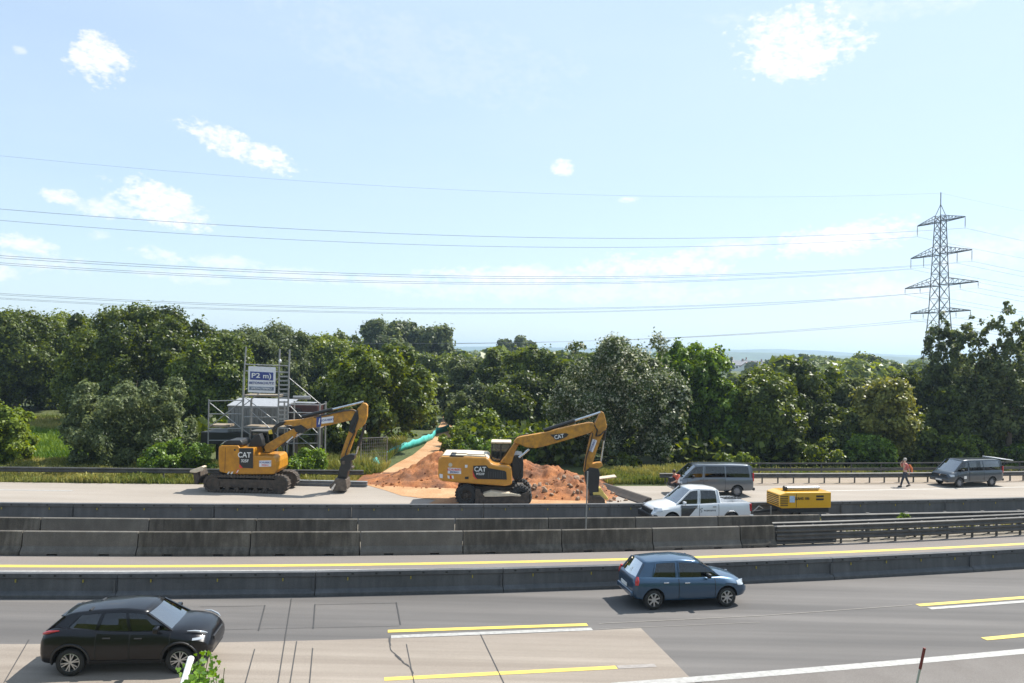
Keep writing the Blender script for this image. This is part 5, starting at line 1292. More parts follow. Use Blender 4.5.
def leaf_mesh(name, centers, normals, size, rng, m, glint=0.0, aspect=1.5, tint_bias=None):
    n = len(centers); up = rng.normal(size=(n, 3)); t = np.cross(normals, up); t /= np.linalg.norm(t, axis=1, keepdims=True)+1e-9; b = np.cross(normals, t)
    s = size*rng.uniform(.6, 1.35, n)[:, None]
    v = np.empty((n, 4, 3)); v[:, 0] = centers+t*s*aspect*.5; v[:, 1] = centers+b*s*.5+normals*s*.12; v[:, 2] = centers-t*s*aspect*.5; v[:, 3] = centers-b*s*.5+normals*s*.12
    me = bpy.data.meshes.new(name); me.vertices.add(n*4); me.vertices.foreach_set('co', v.reshape(-1).astype('f'))
    me.loops.add(n*4); me.loops.foreach_set('vertex_index', np.arange(n*4, dtype='i')); me.polygons.add(n)
    me.polygons.foreach_set('loop_start', np.arange(0, n*4, 4, dtype='i')); me.polygons.foreach_set('loop_total', np.full(n, 4, dtype='i'))
    me.update(calc_edges=True)
    a = me.attributes.new('tint', 'FLOAT', 'FACE'); tv = rng.random(n)**1.25
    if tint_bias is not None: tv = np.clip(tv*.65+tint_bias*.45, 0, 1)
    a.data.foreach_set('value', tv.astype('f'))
    if glint:
        f = me.attributes.new('glint', 'FLOAT', 'FACE'); f.data.foreach_set('value', ((rng.random(n) < glint)*rng.uniform(.5, 1, n)).astype('f'))
    me.materials.append(m); return me
def crown_points(rx, ry, z0, z1, rng, leaf, cover=2.6, shape='round', lobes=None, lr=.30):
    zc, rz = (z0+z1)/2, (z1-z0)/2; L = lobes or int(60+rx*9); lr = lr*.82; C_ = []; Rl = []
    R0 = min(rx, rz)
    for i in range(L):
        d = rng.normal(size=3); d /= np.linalg.norm(d); q = rng.uniform(.55, .86)
        if shape in ('round', 'dome'): d /= np.max(np.abs(d))**.55; d[2] = max(-1, min(1.0, d[2]))
        if shape == 'column': d[2] *= 1.25; q = rng.uniform(.5, .9)
        k = 1.0
        h = d[2]*q
        if shape == 'cone': k = 1-.6*max(0, h)
        if shape == 'dome': k = 1+.12*max(0, -h)
        C_.append((d[0]*q*rx*k, d[1]*q*ry*k, zc+h*rz)); Rl.append(R0*lr*rng.uniform(.65, 1.35))
    C_ = np.array(C_); Rl = np.array(Rl); area = (Rl**2).sum()*4*math.pi*.75
    n = int(cover*area/(leaf*leaf*.75)); n = max(500, min(n, NMAX))
    idx = rng.choice(L, n, p=Rl**2/(Rl**2).sum())
    d = rng.normal(size=(n, 3)); d /= np.linalg.norm(d, axis=1, keepdims=True)
    out = C_[idx]-np.array([0, 0, zc-rz*.25]); out /= np.linalg.norm(out, axis=1, keepdims=True)+1e-9
    dot = (d*out).sum(1); d = np.where((dot < -.25)[:, None], -d, d)
    rad = Rl[idx]*(.45+.62*rng.random(n)**.8+(rng.random(n) < .16)*rng.uniform(0, .55, n))
    an = rng.uniform(.7, 1.35, (L, 3)); an[:, 2] *= (1.7 if shape == 'column' else 1.0); p = C_[idx]+d*rad[:, None]*an[idx]
    p += np.stack([np.sin(p[:, 2]*3.1+p[:, 1]*2.3), np.sin(p[:, 0]*2.7+p[:, 2]*1.9), np.sin(p[:, 0]*3.3-p[:, 1]*2.9)], 1)*R0*.035
    nm = d*.9+rng.normal(size=(n, 3))*.55+np.array([0, 0, .35]); nm /= np.linalg.norm(nm, axis=1, keepdims=True)
    lt = rng.random(L)[idx]
    # inner fill, its darker tint painting the shade inside the crown
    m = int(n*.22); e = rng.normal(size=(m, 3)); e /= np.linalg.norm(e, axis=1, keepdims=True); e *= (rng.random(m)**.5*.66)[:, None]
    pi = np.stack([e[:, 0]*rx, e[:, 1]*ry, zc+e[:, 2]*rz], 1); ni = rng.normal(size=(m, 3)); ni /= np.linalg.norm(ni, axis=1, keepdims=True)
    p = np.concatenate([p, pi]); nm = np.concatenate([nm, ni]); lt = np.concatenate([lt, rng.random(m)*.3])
    ok = p[:, 2] > .05; return p[ok], nm[ok], lt[ok]
def trunk_mesh(h, r, spread, rng, m, lean=0):
    mb = MB(); pts = []; 
    for k in range(7): t = k/6; pts.append((lean*t+rng.normal()*r*.3*t, rng.normal()*r*.3*t, -.2+h*t))
    mb.tube(pts, [r*(1-.75*k/6)*(1.25 if k == 0 else 1) for k in range(7)], 9)
    for k in range(9):
        t = rng.uniform(.25, .9); i = int(t*6); s = Vector(pts[i]); a = rng.uniform(0, 6.28); l = spread*rng.uniform(.5, .85)
        e = s+Vector((math.cos(a)*l, math.sin(a)*l, l*rng.uniform(.4, 1.1))); mid = s.lerp(e, .5)+Vector((0, 0, -l*.08)); rr = r*(1-.7*t)*.5
        mb.tube([s, mid, e], [rr, rr*.65, rr*.25], 6)
    return mb
NMAX = 60000
TN = [0]
def tree(u, top, width, D, pal, label, cat='tree', leaf=.30, z0=.4, shape='round', cover=2.4, group='trees of the wood behind the motorway', name='broadleaf_tree', depth=1.0, glint=0, lr=.30, lobes=None, bark=None):
    TN[0] += 1; rng = np.random.default_rng(100+TN[0])
    p = PY(u, top, D); w = width/F*D; H = p.z; r = w/2
    root = empty(name, (p.x, D, -.05), rng.uniform(0, 6), label, cat, group)
    pts, nm, lt = crown_points(r*.93, r*.93*depth, z0, H-.1, rng, leaf, cover, shape, lobes, lr)
    link('crown', leaf_mesh('crown', pts, nm, leaf, rng, LM[pal], glint, tint_bias=lt), None, root)
    trunk_mesh(H*.72, max(.07, H*.022), r*.8, rng, bark or M_bark).build('trunk', bark or M_bark, root, smooth=60)
    return root
W = [
 # u, top, width, D, palette, label, opts
 (18,309,92,88,'dark','tall dark broadleaf tree at the far left edge of the wood',{}),
 (-58,318,96,86,'mid','tree just outside the left picture edge',{}),
 (-140,314,110,90,'dark','second tree outside the left picture edge',{}),
 (1110,336,90,64,'mid','tree just outside the right picture edge',{}),
 (66,313,80,96,'mid','yellowish green tree between the far left tree and the big left crown',{}),
 (148,306,150,76,'dark','biggest broadleaf tree of the left wood rising above the round willow',{'lobes':80,'lr':.24}),
 (96,345,70,80,'mid','lower tree below the gap left of the big left crown',{}),
 (212,334,84,72,'mid','tree directly left of the scaffold sign',{}),
 (248,330,60,92,'feather','pale hazy tree top seen above the scaffold sign',{}),
 (280,326,72,98,'feather','grey green tree behind the scaffold ladder',{}),
 (322,333,66,104,'mid','distant tree behind the jointed boom',{}),
 (345,331,40,130,'dark','small dark far tree top left of the hazy poplars',{}),
 (381,343,112,61,'mid','sunlit bright green tree right of the tracked excavator boom',{'z0':1.7,'lobes':80,'lr':.25}),
 (345,372,70,66,'dark','shaded dark tree behind the raised boom of the tracked excavator',{}),
 (424,374,52,88,'mid','narrow tree standing left of the sandy path',{'z0':2.4,}),
 (432,352,56,120,'mid','round mid green tree beyond the sandy path',{}),
 (398,331,34,100,'grey','pale leaved tree top above the sunlit green tree',{}),
 (470,356,52,92,'feather','silvery green tree above the shrubs by the path',{}),
 (494,346,42,88,'dark','dark pointed tree left of the rounded bright crown',{'shape':'cone'}),
 (531,344,52,84,'mid','rounded tree left of the big pale flecked crown',{}),
 (480,384,70,76,'feather','low silvery tree behind the shrubs of the path',{}),
 (520,374,62,72,'dark','shaded tree behind the boom of the wheeled excavator',{}),
 (556,350,40,74,'dark','slim dark tree touching the left of the big pale flecked crown',{}),
 (616,328,142,58,'glint','largest dark tree with pale flower clusters in the centre',{'glint':.27,'lobes':120,'lr':.19,'leaf':.13,'cover':2.2}),
 (664,376,52,56,'glint','lower pale flecked crown at the right foot of the largest tree',{'glint':.27}),
 (692,342,84,61,'bright','fresh green feathery tree right of the largest pale flecked tree',{'lobes':70,'lr':.24}),
 (722,372,46,60,'bright','smaller fresh green tree at the right shoulder of the feathery one',{}),
 (765,366,70,60,'mid','broad tree above the silver grey van',{}),
 (800,362,62,63,'dark','dark tree left of the yellow tinged crown',{}),
 (832,366,60,66,'mid','mid green crown above the yellow compressor',{}),
 (858,372,54,64,'feather','pale green crown right above the guardrail middle',{}),
 (884,376,62,59,'yellow','tree with yellowish leaf tips left of the tall right trees',{}),
 (906,364,50,66,'dark','dark tree just left of the pylon foot trees',{}),
 (776,395,60,60,'dark','low shaded tree behind the round lime shrub',{}),
 (840,404,66,60.5,'dark','low dark tree behind the right railing',{}),
 (905,410,60,61,'mid','low leafy tree behind the walking man',{}),
 (944,322,56,64,'feather','tall loose tree in front of the pylon foot',{'shape':'column','lobes':170,'lr':.17,'cover':1.6}),
 (976,318,54,60,'feather','tallest airy tree at the right between two tall ones',{'shape':'column','lobes':170,'lr':.16,'cover':1.6}),
 (1010,312,60,59,'feather','tall airy tree at the right edge above the open tailgate',{'shape':'column','lobes':170,'lr':.16,'cover':1.6}),
 (1046,330,70,62,'dark','tree cut by the right edge of the picture',{}),
 (960,380,60,61,'dark','low dark tree behind the dark blue van',{}),
 (1005,390,60,61,'dark','low dark tree behind the open tailgate',{}),
]
for u, t, w, D, pal, lab, o in W:
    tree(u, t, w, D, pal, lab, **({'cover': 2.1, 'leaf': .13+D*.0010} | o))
# shrubs
S = [
 (130,373,128,50.5,'grey','big round grey green willow bush behind the left guardrail',{'z0':-.3,'leaf':.13,'cover':2.4,'lobes':130,'lr':.17,'shape':'dome'}),
 (2,402,66,49.5,'lime','yellow green elder bush cut by the left picture edge',{'z0':-.2,'leaf':.15,'lobes':60,'lr':.25}),
 (178,440,84,47.5,'bright','low bright green shrub left of the tracked excavator',{'z0':-.6,'leaf':.12,'lobes':70,'lr':.3,'depth':.5}),
 (308,446,72,47.8,'bright','low bright green shrub right of the tracked excavator turret',{'z0':-.6,'leaf':.12,'lobes':60,'lr':.3,'depth':.5}),
 (38,392,90,93,'dark','shaded undergrowth beyond the meadow at the far left',{'z0':-.3}),
 (95,396,70,90,'dark','shaded undergrowth between the meadow and the willow bush',{'z0':-.3}),
 (345,398,70,57,'dark','shaded shrub beside the wire fence panel',{'z0':-.3}),
 (456,430,38,62,'lime','light green shrub just right of the sandy path',{'z0':-.3,'leaf':.15}),
 (478,409,52,66,'lime','pale green bush above the orange earth mound',{'z0':-.3,'leaf':.15}),
 (478,436,40,58,'bright','dark hearted green shrub behind the wheeled excavator',{'z0':-.3,'leaf':.15}),
 (462,416,30,72,'lime','small pale bush at the upper right side of the sandy path',{'z0':-.3,'leaf':.15}),
 (498,414,46,70,'lime','higher pale bush behind the wheeled excavator cab',{'z0':-.3,'leaf':.15}),
 (504,425,44,60,'lime','leafy shrub behind the cab of the wheeled excavator',{'z0':-.3,'leaf':.15}),
 (532,432,44,58,'bright','green shrub below the boom of the wheeled excavator',{'z0':-.3,'leaf':.15}),
 (399,431,44,72,'mid','yellowish shrub just beyond the turquoise netting',{'z0':-.3}),
 (414,424,34,86,'bright','higher shrub beyond the upper turquoise netting',{'z0':-.3}),
 (434,405,34,97,'mid','shrub closing the gap left of the top of the path',{'z0':-.3}),
 (424,408,34,80,'mid','small shrub above the turquoise netting',{'z0':-.3}),
 (560,428,50,56,'dark','shaded shrub under the wheeled excavator boom',{'z0':-.3}),
 (737,449,56,53.4,'lime','round lime green shrub behind the silver grey van roof',{'z0':-.3,'depth':.6,'leaf':.14,'lobes':60,'lr':.25}),
 (820,438,52,56.8,'mid','leafy shrub behind the railing near the compressor',{'z0':-.3,'leaf':.15}),
 (868,428,46,57.2,'bright','light green shrub behind the railing left of the walking man',{'z0':-.3,'leaf':.15}),
 (965,433,50,58.4,'lime','young light green shrub behind the dark blue van roof',{'z0':-.3,'leaf':.15,'cover':1.4}),
 (1012,438,40,59.2,'bright','small green shrub at the right edge behind the railing',{'z0':-.3,'leaf':.15}),
 (626,452,46,54,'dark','low dark undergrowth below the largest pale flecked tree',{'z0':-.5}),
 (904,510.5,13,35.6,'bright','small green weed growing through the median guardrail',{'z0':.5,'leaf':.11,'lobes':14}),
]
for u, t, w, D, pal, lab, o in S:
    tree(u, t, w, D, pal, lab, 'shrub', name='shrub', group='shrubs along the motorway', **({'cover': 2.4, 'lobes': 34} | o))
# far trees
FT = [
 (378,321,50,168,'feather','left part of the tall hazy poplar group',{}),(403,318,56,175,'feather','middle of the tall hazy poplar group',{}),(432,322,50,172,'feather','right part of the tall hazy poplar group',{}),
 (505,338,22,260,'feather','small hazy far tree left of the flat topped pair',{}),(522,337,34,265,'feather','flat topped hazy far tree',{}),
 (738,372,36,150,'mid','low tree in the gap before the distant houses',{}),(752,369,26,210,'dark','low far tree right of the gap before the distant houses',{}),(727,357,12,420,'dark','far dark tree beside the distant white houses',{}),(752,362,14,400,'dark','far small tree right of the distant houses',{}),(768,359,10,380,'dark','tiny far tree beyond the broad crown',{}),
 (780,356,9,390,'dark','slim tiny far tree right of the tiny round one',{}),(803,352,13,330,'dark','upright far tree in front of the blue hills',{}),(828,357,24,300,'dark','flat far tree left of the far hazy oak',{}),
 (845,360,20,260,'feather','grey far tree touching the far hazy oak',{}),(866,354,36,190,'mid','large round far oak in front of the blue hills',{}),(893,363,34,170,'mid','low far tree right of the far oak',{}),
 (580,352,40,150,'dark','far tree behind the largest pale flecked tree',{}),(455,356,30,240,'dark','small far tree right of the poplar group',{}),(300,332,40,170,'dark','far tree above the scaffold brace',{}),(232,328,40,170,'feather','far tree left above the scaffold',{}),
]
for u, t, w, D, pal, lab, o in FT:
    tree(u, t, w, D, pal, lab, leaf=.28+D*.0015, cover=2.3, lobes=64, group='far trees', z0=.5)
# closed wood far behind: one mass
def far_wood():
    rng = np.random.default_rng(5); P_ = []; Nn = []; T_ = []
    for k in range(420):
        D = rng.uniform(110, 700)**1.0; x = rng.uniform(-.78, .78)*D; h = rng.uniform(6.0, 8.6) if D < 400 else rng.uniform(7, 11)
        if -.12 < x/D < -.04 and D < 160 or .25 < x/D < .335: continue
        r = rng.uniform(4, 8); n = int(260+90*(D < 250)); d = rng.normal(size=(n, 3)); d /= np.linalg.norm(d, axis=1, keepdims=True); d[:, 2] = abs(d[:, 2])
        P_.append(np.array([x, D, 0])+d*np.array([r, r, h])); Nn.append(d*.8+rng.normal(size=(n, 3))*.5+[0, 0, .3]); T_.append(np.full(n, rng.random()))
    P_ = np.concatenate(P_); Nn = np.concatenate(Nn); Nn /= np.linalg.norm(Nn, axis=1, keepdims=True)
    o = link('far_wood', leaf_mesh('far_wood', P_, Nn, 1.3, rng, LM['mid'], tint_bias=np.concatenate(T_)), None, None); tag(o, 'distant closed wood seen between the nearer crowns', 'wood', kind='stuff')
far_wood()
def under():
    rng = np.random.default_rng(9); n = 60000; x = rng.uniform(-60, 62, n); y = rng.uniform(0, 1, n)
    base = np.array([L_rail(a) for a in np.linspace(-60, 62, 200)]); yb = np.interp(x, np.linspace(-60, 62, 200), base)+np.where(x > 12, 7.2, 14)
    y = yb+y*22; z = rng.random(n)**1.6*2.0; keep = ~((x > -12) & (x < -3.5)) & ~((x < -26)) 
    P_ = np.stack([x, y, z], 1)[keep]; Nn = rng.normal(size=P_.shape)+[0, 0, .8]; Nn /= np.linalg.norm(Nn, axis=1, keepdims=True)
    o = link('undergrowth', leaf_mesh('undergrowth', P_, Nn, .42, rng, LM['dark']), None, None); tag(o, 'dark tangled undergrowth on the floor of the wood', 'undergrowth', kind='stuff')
under()
# verge grass
GM1 = leaf_mat('verge_grass_blades', (.09,.14,.02), (.40,.36,.11), rough=.7, trans=.25)
def grass(name, label, x0, x1, fy0, fy1, n, h, rng, skip=None, m=None):
    x = rng.uniform(x0, x1, n); t = rng.random(n); y = np.array([fy0(a) for a in x])*(1-t)+np.array([fy1(a) for a in x])*t
    if skip is not None: k = ~skip(x, y); x = x[k]; y = y[k]
    n = len(x); hh = h*rng.uniform(.4, 1.25, n)*(0.55+.7*np.abs(np.sin(x*.9+y*1.3)*np.sin(x*.37-y*.7))); a = rng.uniform(0, 6.28, n); w = .035*rng.uniform(.6, 1.5, n)
    lx = rng.normal(size=n)*.35*hh; ly = rng.normal(size=n)*.35*hh
    v = np.empty((n, 4, 3)); ca, sa = np.cos(a)*w, np.sin(a)*w
    v[:, 0] = np.stack([x-ca, y-sa, np.full(n, -.06)], 1); v[:, 1] = np.stack([x+ca, y+sa, np.full(n, -.06)], 1)
    v[:, 2] = np.stack([x+ca*.5+lx, y+sa*.5+ly, hh], 1); v[:, 3] = np.stack([x-ca*.5+lx, y-sa*.5+ly, hh], 1)
    me = bpy.data.meshes.new(name); me.vertices.add(n*4); me.vertices.foreach_set('co', v.reshape(-1).astype('f')); me.loops.add(n*4); me.loops.foreach_set('vertex_index', np.arange(n*4, dtype='i'))
    me.polygons.add(n); me.polygons.foreach_set('loop_start', np.arange(0, n*4, 4, dtype='i')); me.polygons.foreach_set('loop_total', np.full(n, 4, dtype='i')); me.update(calc_edges=True)
    at = me.attributes.new('tint', 'FLOAT', 'FACE'); at.data.foreach_set('value', np.clip(rng.beta(2, 2, n)*.7+.35*np.sin(x*.55)*np.sin(y*.9+x*.2)+.15, 0, 1).astype('f')); me.materials.append(m or GM1)
    o = link(name, me); tag(o, label, 'grass', kind='stuff'); return o
rg = np.random.default_rng(3)
E0 = off(L_edge, .05)
grass('verge_grass', 'dry yellow green verge grass along the left guardrail', -38, -8.2, E0, off(L_edge, 8), 80000, .38, rg, lambda x, y: (x > -9.2) & (y < 50))
grass('verge_grass', 'tall weeds between the wire fence panel and the sandy path', -17, -8.7, lambda x: 49.5, lambda x: 66, 20000, .6, rg)
grass('verge_grass', 'dry tufty grass between the dug earth and the silver grey van', 6.0, 14.5, off(L_edge, .9), off(L_edge, 7), 18000, .42, rg)
grass('verge_grass', 'sparse grass strip behind the right guardrail', 14, 62, off(L_edge, 3.0), off(L_edge, 6.5), 16000, .32, rg)
GM2 = leaf_mat('meadow_grass_blades', (.06,.13,.015), (.20,.28,.04), rough=.7, trans=.3)
grass('meadow_grass', 'fresh green meadow beyond the left verge', -62, -22, lambda x: 52.5, lambda x: 70, 50000, .35, rg, m=GM2)
grass('dry_grass_field', 'dry straw coloured grass strip beyond the green meadow', -70, -28, lambda x: 70, lambda x: 84, 20000, .3, rg)
grass('median_weeds', 'dry weeds in the median strip between the right guardrails', 11, 45, off(L_w3, 1.0), off(L_far, -.3), 4000, .16, rg)
# ------------------------------------------------------------------ pylon and lines
PD = 206.0
def pylon():
    base = PY(939.6, 285, PD); B = Vector((base.x, PD, 0)); M_p = mat('pylon_steel', (.045,.042,.04), .6, .3)
    root = empty('lattice_pylon', B, math.atan2(-.965, .26), 'tall four armed lattice electricity pylon behind the right trees', 'pylon')
    def hw(z): return float(np.interp(z, [0, 21.4, 45.4, 46.5], [3.1, 1.75, .95, .9]))
    body = MB(); zs = [0, 5, 9.5, 13.5, 17.5, 21.4, 25, 28.5, 31.5, 34.2, 36.7, 39, 41.2, 43.3, 45.4, 46.8]
    for i in range(len(zs)-1):
        a, b = zs[i], zs[i+1]; wa, wb = hw(a), hw(b)
        ca = [(wa, wa), (-wa, wa), (-wa, -wa), (wa, -wa)]; cb = [(wb, wb), (-wb, wb), (-wb, -wb), (wb, -wb)]
        for k in range(4):
            body.bar((*ca[k], a), (*cb[k], b), .16); j = (k+1) % 4
            body.bar((*ca[k], a), (*cb[j], b), .09); body.bar((*ca[j], a), (*cb[k], b), .09); body.bar((*cb[k], b), (*cb[j], b), .08)
    body.build('tower_body', M_p, root)
    tp = MB()
    for x, y in ((.9,.9),(-.9,.9),(-.9,-.9),(.9,-.9)): tp.bar((x, y, 46.8), (0, 0, 50.0), .14)
    tp.bar((0, 0, 49.5), (0, 0, 53.2), .16); tp.build('peak', M_p, root)
    arms = [(45.4, 8.0, 1.6), (36.7, 10.2, 2.0), (28.5, 12.2, 2.0), (21.4, 10.0, 1.2)]; att = [(0, 53.0)]
    for z, l, rise in arms:
        for s in (1, -1):
            mb = MB(); w = hw(z)
            for y in (w, -w):
                mb.bar((s*w, y, z), (s*l, 0, z), .21); mb.bar((s*w, y, z+rise), (s*l, 0, z+.1), .12)
                n = 6
                for k in range(n):
                    t0, t1 = k/n, (k+1)/n; p0 = Vector((s*w, y, z)).lerp(Vector((s*l, 0, z)), t0); p1 = Vector((s*w, y, z+rise)).lerp(Vector((s*l, 0, z+.1)), t1); p2 = Vector((s*w, y, z+rise)).lerp(Vector((s*l, 0, z+.1)), t0)
                    mb.bar(p0, p1, .07); mb.bar(p0, p2, .07)
            mb.build('cross_arm', M_p, root)
            for fr in ((1.0,) if z in (45.4,) else (1.0, .55)):
                x = s*l*fr; L = 2.9 if z > 30 else 1.6; ins = MB(); ins.lathe([(.03, 0)]+[(r_, -.3-k*.22-d_) for k in range(int((L-.6)/.22)) for r_, d_ in ((.04, 0), (.15, .06), (.15, .1), (.04, .14))]+[(.03, -L)], (x, 0, z), 'z', 8)
                ins.build('insulator', mat('insulator_brown', (.12,.08,.06), .3), root); att.append((x, z-L))
    return root, att
pyl, att = pylon()
def wires():
    m = mat('conductor', (.20,.20,.21), .5, .6); rot = Matrix.Rotation(pyl.rotation_euler.z, 3, 'Z'); L = 360.0
    names = {0: 'topmost thin earth wire of the power line'}
    for sgn, side in ((1, 'left'), (-1, 'right')):
        for i, (x, z) in enumerate(att):
            p = Vector(pyl.location)+rot @ Vector((x, 0, 0)); d = Vector((-.965, -.26, 0))*sgn; S = 10.8 if i else 9.9
            pts = []
            for k in range(41 if sgn > 0 else 25):
                t = k*9.0; h = z-4*S*t*(L-t)/L/L; pts.append(p+d*t+Vector((0, 0, h))-p)
            sub = 2 if i else 1
            for q in range(sub):
                pass
            mb = MB()
            offs_ = ((0, .0),) if not i else ((-.2, 0), (.2, 0))
            for ox, _ in offs_: mb.tube([a+Vector((rot @ Vector((1, 0, 0)))*ox) for a in pts], .019 if i else .018, 5)
            lvl = 'earth wire at the very top' if not i else f'twin cable hung from the {"top" if z > 42 else "second" if z > 33 else "third" if z > 26 else "lowest"} arm, {"outer" if abs(x) > 7 else "inner"} {"far" if x < 0 else "near"} end'
            o = mb.build('power_line', m, None, smooth=60, loc=p); tag(o, f'{lvl}, running {side} from the pylon', 'power line', 'power lines of the pylon')
wires()
# ------------------------------------------------------------------ distant houses and hills
def house(u, v, D, w, h, rz, label, wall, roofc):
    p = PY(u, v, D); root = empty('house', (p.x, D, -.05), rz, label, 'house', 'distant houses'); zb = max(h*.55, p.z-h*.9)
    mb = MB(); mb.box((-w/2, -4, 0), (w/2, 4, zb)); mb.prism([(-4, zb), (4, zb), (0, zb+h*.45)], -w/2, w/2)
    mb = MB(); mb.box((-w/2, -4, 0), (w/2, 4, zb)); mb.add([(-w/2,-4,zb),(-w/2,4,zb),(-w/2,0,zb+h*.42),(w/2,-4,zb),(w/2,4,zb),(w/2,0,zb+h*.42)], [(0,1,2),(3,5,4)]); mb.build('wall', wall, root)
    r_ = MB(); r_.add([(-w/2-.4,-4.5,zb-.1),(w/2+.4,-4.5,zb-.1),(w/2+.4,0,zb+h*.45),(-w/2-.4,0,zb+h*.45),(-w/2-.4,4.5,zb-.1),(w/2+.4,4.5,zb-.1)], [(0,1,2,3),(3,2,5,4)]); o = r_.build('roof', roofc, root); md = o.modifiers.new('s', 'SOLIDIFY'); md.thickness = .3
    for k in range(int(w/3)):
        x = -w/2+1.6+k*3; g = MB(); g.box((x-.6, -4.05, zb-2.0), (x+.6, -3.98, zb-.7)); g.build('window', M_dark, root)
    c_ = MB(); c_.box((w*.2, -.5, zb+h*.3), (w*.2+.9, .5, zb+h*.62)); c_.build('chimney', mat('brick', (.25,.10,.07), .9), root)
wl = mat('house_white', (.70,.69,.66), .8); rg_ = mat('roof_slate', (.16,.16,.18), .8); rr_ = mat('roof_tile', (.24,.12,.09), .8)
house(731, 362, 560, 12, 8, R(60), 'white gabled house at the left of the distant group', wl, rg_)
house(739, 364, 520, 11, 7, R(15), 'broad white house in the middle of the distant group', wl, rg_)
house(746, 363, 600, 11, 8, R(70), 'distant house with steep slate roof behind the broad white one', wl, rg_)
house(757, 366, 540, 12, 7, R(-20), 'rightmost white house of the distant group', wl, rg_)
house(750, 368, 480, 9, 6, R(40), 'lowest small white house in front of the distant group', wl, rr_)
def hills(name, D, prof, thick, m):
    mbv = []; n = len(prof); fs = []
    for (u, v) in prof:
        p = PY(u, v, D); k = [(p.x, D-thick*.5, -2), (p.x, D-thick*.25, p.z*.6), (p.x, D, p.z), (p.x*1.1, D+thick, p.z*.9), (p.x*1.2, D+thick*2, -2)]; mbv += k
    for i in range(n-1):
        for j in range(4): fs.append((i*5+j, (i+1)*5+j, (i+1)*5+j+1, i*5+j+1))
    me = bpy.data.meshes.new(name); me.from_pydata(mbv, [], fs); me.update(); return struct(link(name, me, m, smooth=180))
MH = surface_mat('wooded_hill', ((.03,.055,.02), (.07,.10,.035)), (.006,), bscale=.02, grain=.3)
prof = []
for i in range(110):
    u = -500+i*20; hz = 354+.0227*(u-512); e = np.interp(u, [-500, 0, 300, 453, 600, 700, 790, 850, 915, 1200, 1700], [5, 5, 6, 6.5, 8, 9.6, 10.6, 9.5, 7.6, 7, 6])
    prof.append((u, hz-e-.5*math.sin(i*.9)-.3*math.sin(i*2.3)))
hills('hills', 4200, prof, 500, MH)
prof2 = [(u, v+3.2+1.2*math.sin(k*.7)) for k, (u, v) in enumerate(prof)]
hills('hills', 2600, prof2, 250, MH)
# ------------------------------------------------------------------ haze
HAZE = 0.00026
b = MB(); b.box((-7000, -400, -3), (7000, 5600, 75)); me = b.me('haze')
m, t, out = nt('haze_air'); v = t.nodes.new('ShaderNodeVolumePrincipled'); v.inputs['Color'].default_value = (.62,.82,1,1); v.inputs['Density'].default_value = HAZE; v.inputs['Anisotropy'].default_value = .35
t.links.new(v.outputs[0], out.inputs['Volume']); o = link('haze', me, m); o['kind'] = 'stuff'
o['label'] = 'thin pale blue summer haze over the distance'; o['category'] = 'haze'
# ------------------------------------------------------------------ light
EL, AZ = R(54), R(57)     # azimuth from +Y towards +X
sd = Vector((math.sin(AZ)*math.cos(EL), math.cos(AZ)*math.cos(EL), math.sin(EL)))
sl = bpy.data.lights.new('sun', 'SUN'); sl.energy = 4.6; sl.angle = R(.53); sl.color = (1, .955, .88)
so = bpy.data.objects.new('sun', sl); C.objects.link(so); so.rotation_euler = (-sd).to_track_quat('-Z', 'Y').to_euler()
w = bpy.data.worlds.new('World'); sc.world = w; w.use_nodes = True; T = w.node_tree; T.nodes.clear(); N = T.nodes; L = T.links
wo = N.new('ShaderNodeOutputWorld'); bg = N.new('ShaderNodeBackground'); L.new(bg.outputs[0], wo.inputs[0]); bg.inputs[1].default_value = .115
sky = N.new('ShaderNodeTexSky'); sky.sky_type = 'NISHITA'; sky.sun_disc = False; sky.sun_elevation = EL; sky.sun_rotation = AZ; sky.altitude = 100; sky.air_density = 1.0; sky.dust_density = .6; sky.ozone_density = 2.5
# clouds fixed in the sky by direction (azimuth, elevation)
tc = N.new('ShaderNodeTexCoord'); sx = N.new('ShaderNodeSeparateXYZ'); L.new(tc.outputs['Generated'], sx.inputs[0])
def mth(op, a, b=None, clamp=False):
    n = N.new('ShaderNodeMath'); n.operation = op; n.use_clamp = clamp
    for i, q in enumerate((a, b)):
        if q is None: continue
        if isinstance(q, (int, float)): n.inputs[i].default_value = q
        else: L.new(q, n.inputs[i])
    return n.outputs[0]
az = mth('ARCTAN2', sx.outputs[0], sx.outputs[1]); el = mth('ARCSINE', sx.outputs[2])
def skynoise(scale, det, rg, sc3=(1, 1, 1.8)):
    mp = N.new('ShaderNodeMapping'); mp.inputs['Scale'].default_value = sc3; L.new(tc.outputs['Generated'], mp.inputs[0])
    n = N.new('ShaderNodeTexNoise'); n.inputs['Scale'].default_value = scale; n.inputs['Detail'].default_value = det; n.inputs['Roughness'].default_value = rg; L.new(mp.outputs[0], n.inputs['Vector']); return n.outputs['Fac']
n1 = skynoise(26, 8, .62); n2 = skynoise(90, 5, .6); nz = mth('ADD', mth('MULTIPLY', mth('SUBTRACT', n1, .5), 3.6), mth('MULTIPLY', mth('SUBTRACT', n2, .5), 3.0))
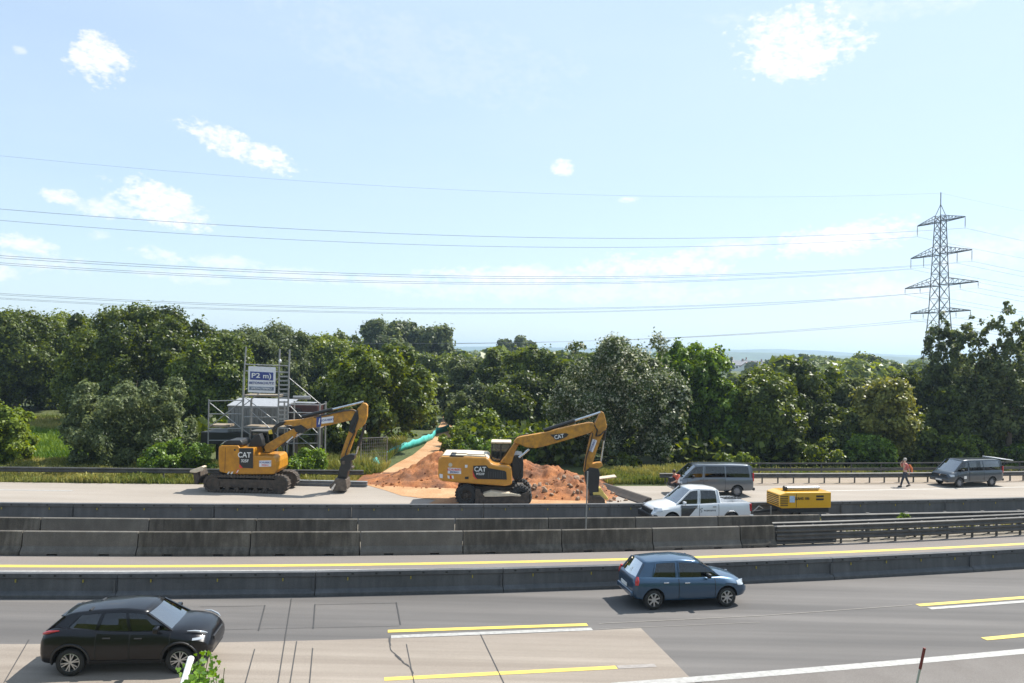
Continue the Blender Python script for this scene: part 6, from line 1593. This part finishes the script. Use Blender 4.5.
CL = [(100,60,34,22,0,.95,1),(240,148,60,14,.27,.85,1),(270,160,25,8,.3,.35,1),(562,167,12,8,0,.6,1),(797,42,66,32,.05,1.0,1),(780,50,50,14,0,.9,1),(62,197,22,8,0,.6,1),(40,262,60,9,.05,.4,1),(230,262,40,8,.05,.4,1),(400,282,70,8,0,.35,1),(155,202,58,20,.25,.75,1),(110,208,38,10,0,.5,1),
      (28,246,34,9,.1,.6,1),(155,254,34,8,.15,.45,1),(96,235,14,5,0,.35,1),(300,276,80,8,.04,.35,1),(180,275,60,7,.05,.3,1),(520,275,100,12,0,.5,1),(660,268,80,18,0,.55,1),(845,238,90,16,-.12,.65,1),(730,250,60,10,-.1,.4,1),(900,290,90,18,0,.35,1),(0,272,20,9,0,.5,1),(626,200,12,4,0,.45,1),(20,50,8,4,0,.3,1),(990,250,60,22,0,.3,1),(560,290,200,14,0,.3,1),(850,12,160,10,.05,.16,1),(430,60,160,40,.1,.08,1)]
acc = None
for (u, v, rw, rh, tilt, amt, _) in CL:
    d = ray(u, v).normalized(); a0 = math.atan2(d.x, d.y); e0 = math.asin(d.z); k = F*(1+((u-512)/F)**2)
    A = mth('SUBTRACT', az, a0); E = mth('SUBTRACT', el, e0); tl = tilt+.0  
    A2 = mth('DIVIDE', A, rw/F/(1+((u-512)/F)**2)); E2 = mth('DIVIDE', mth('ADD', E, mth('MULTIPLY', A, tl)), rh/F)
    r2 = mth('ADD', mth('MULTIPLY', A2, A2), mth('MULTIPLY', E2, E2)); q = mth('ADD', mth('SUBTRACT', 1.0, r2), nz)
    q = mth('MULTIPLY', mth('MULTIPLY', q, .85, True), min(1.0, amt*1.25)); q = mth('MULTIPLY', q, mth('LESS_THAN', r2, 6.0))
    acc = q if acc is None else mth('MAXIMUM', acc, q)
# thin milky veil, denser low down and to the right (towards the sun)
veil = mth('ADD', mth('MULTIPLY', mth('SUBTRACT', skynoise(3.5, 5, .55, (1, 1, 4)), .35, True), .25), mth('ADD', mth('MULTIPLY', mth('ADD', az, .75, True), .16), .50))
mx = N.new('ShaderNodeMix'); mx.data_type = 'RGBA'; L.new(veil, mx.inputs['Factor']); L.new(sky.outputs[0], mx.inputs['A']); mx.inputs['B'].default_value = (3.85, 4.70, 5.55, 1)
mc_ = N.new('ShaderNodeMix'); mc_.data_type = 'RGBA'; L.new(acc, mc_.inputs['Factor']); L.new(mx.outputs['Result'], mc_.inputs['A']); mc_.inputs['B'].default_value = (6.2, 6.05, 6.1, 1)
L.new(mc_.outputs['Result'], bg.inputs[0])
w.cycles.sampling_method = 'MANUAL'; w.cycles.sample_map_resolution = 1024
# ------------------------------------------------------------------ render settings
sc.render.engine = 'CYCLES'; sc.view_settings.view_transform = 'Standard'; sc.view_settings.look = 'None'; sc.view_settings.gamma = 1
sc.view_settings.exposure = .80
sc.cycles.max_bounces = 7; sc.cycles.transparent_max_bounces = 10; sc.cycles.diffuse_bounces = 3; sc.cycles.volume_bounces = 0
sc.cycles.use_denoising = True; sc.cycles.sample_clamp_indirect = 6
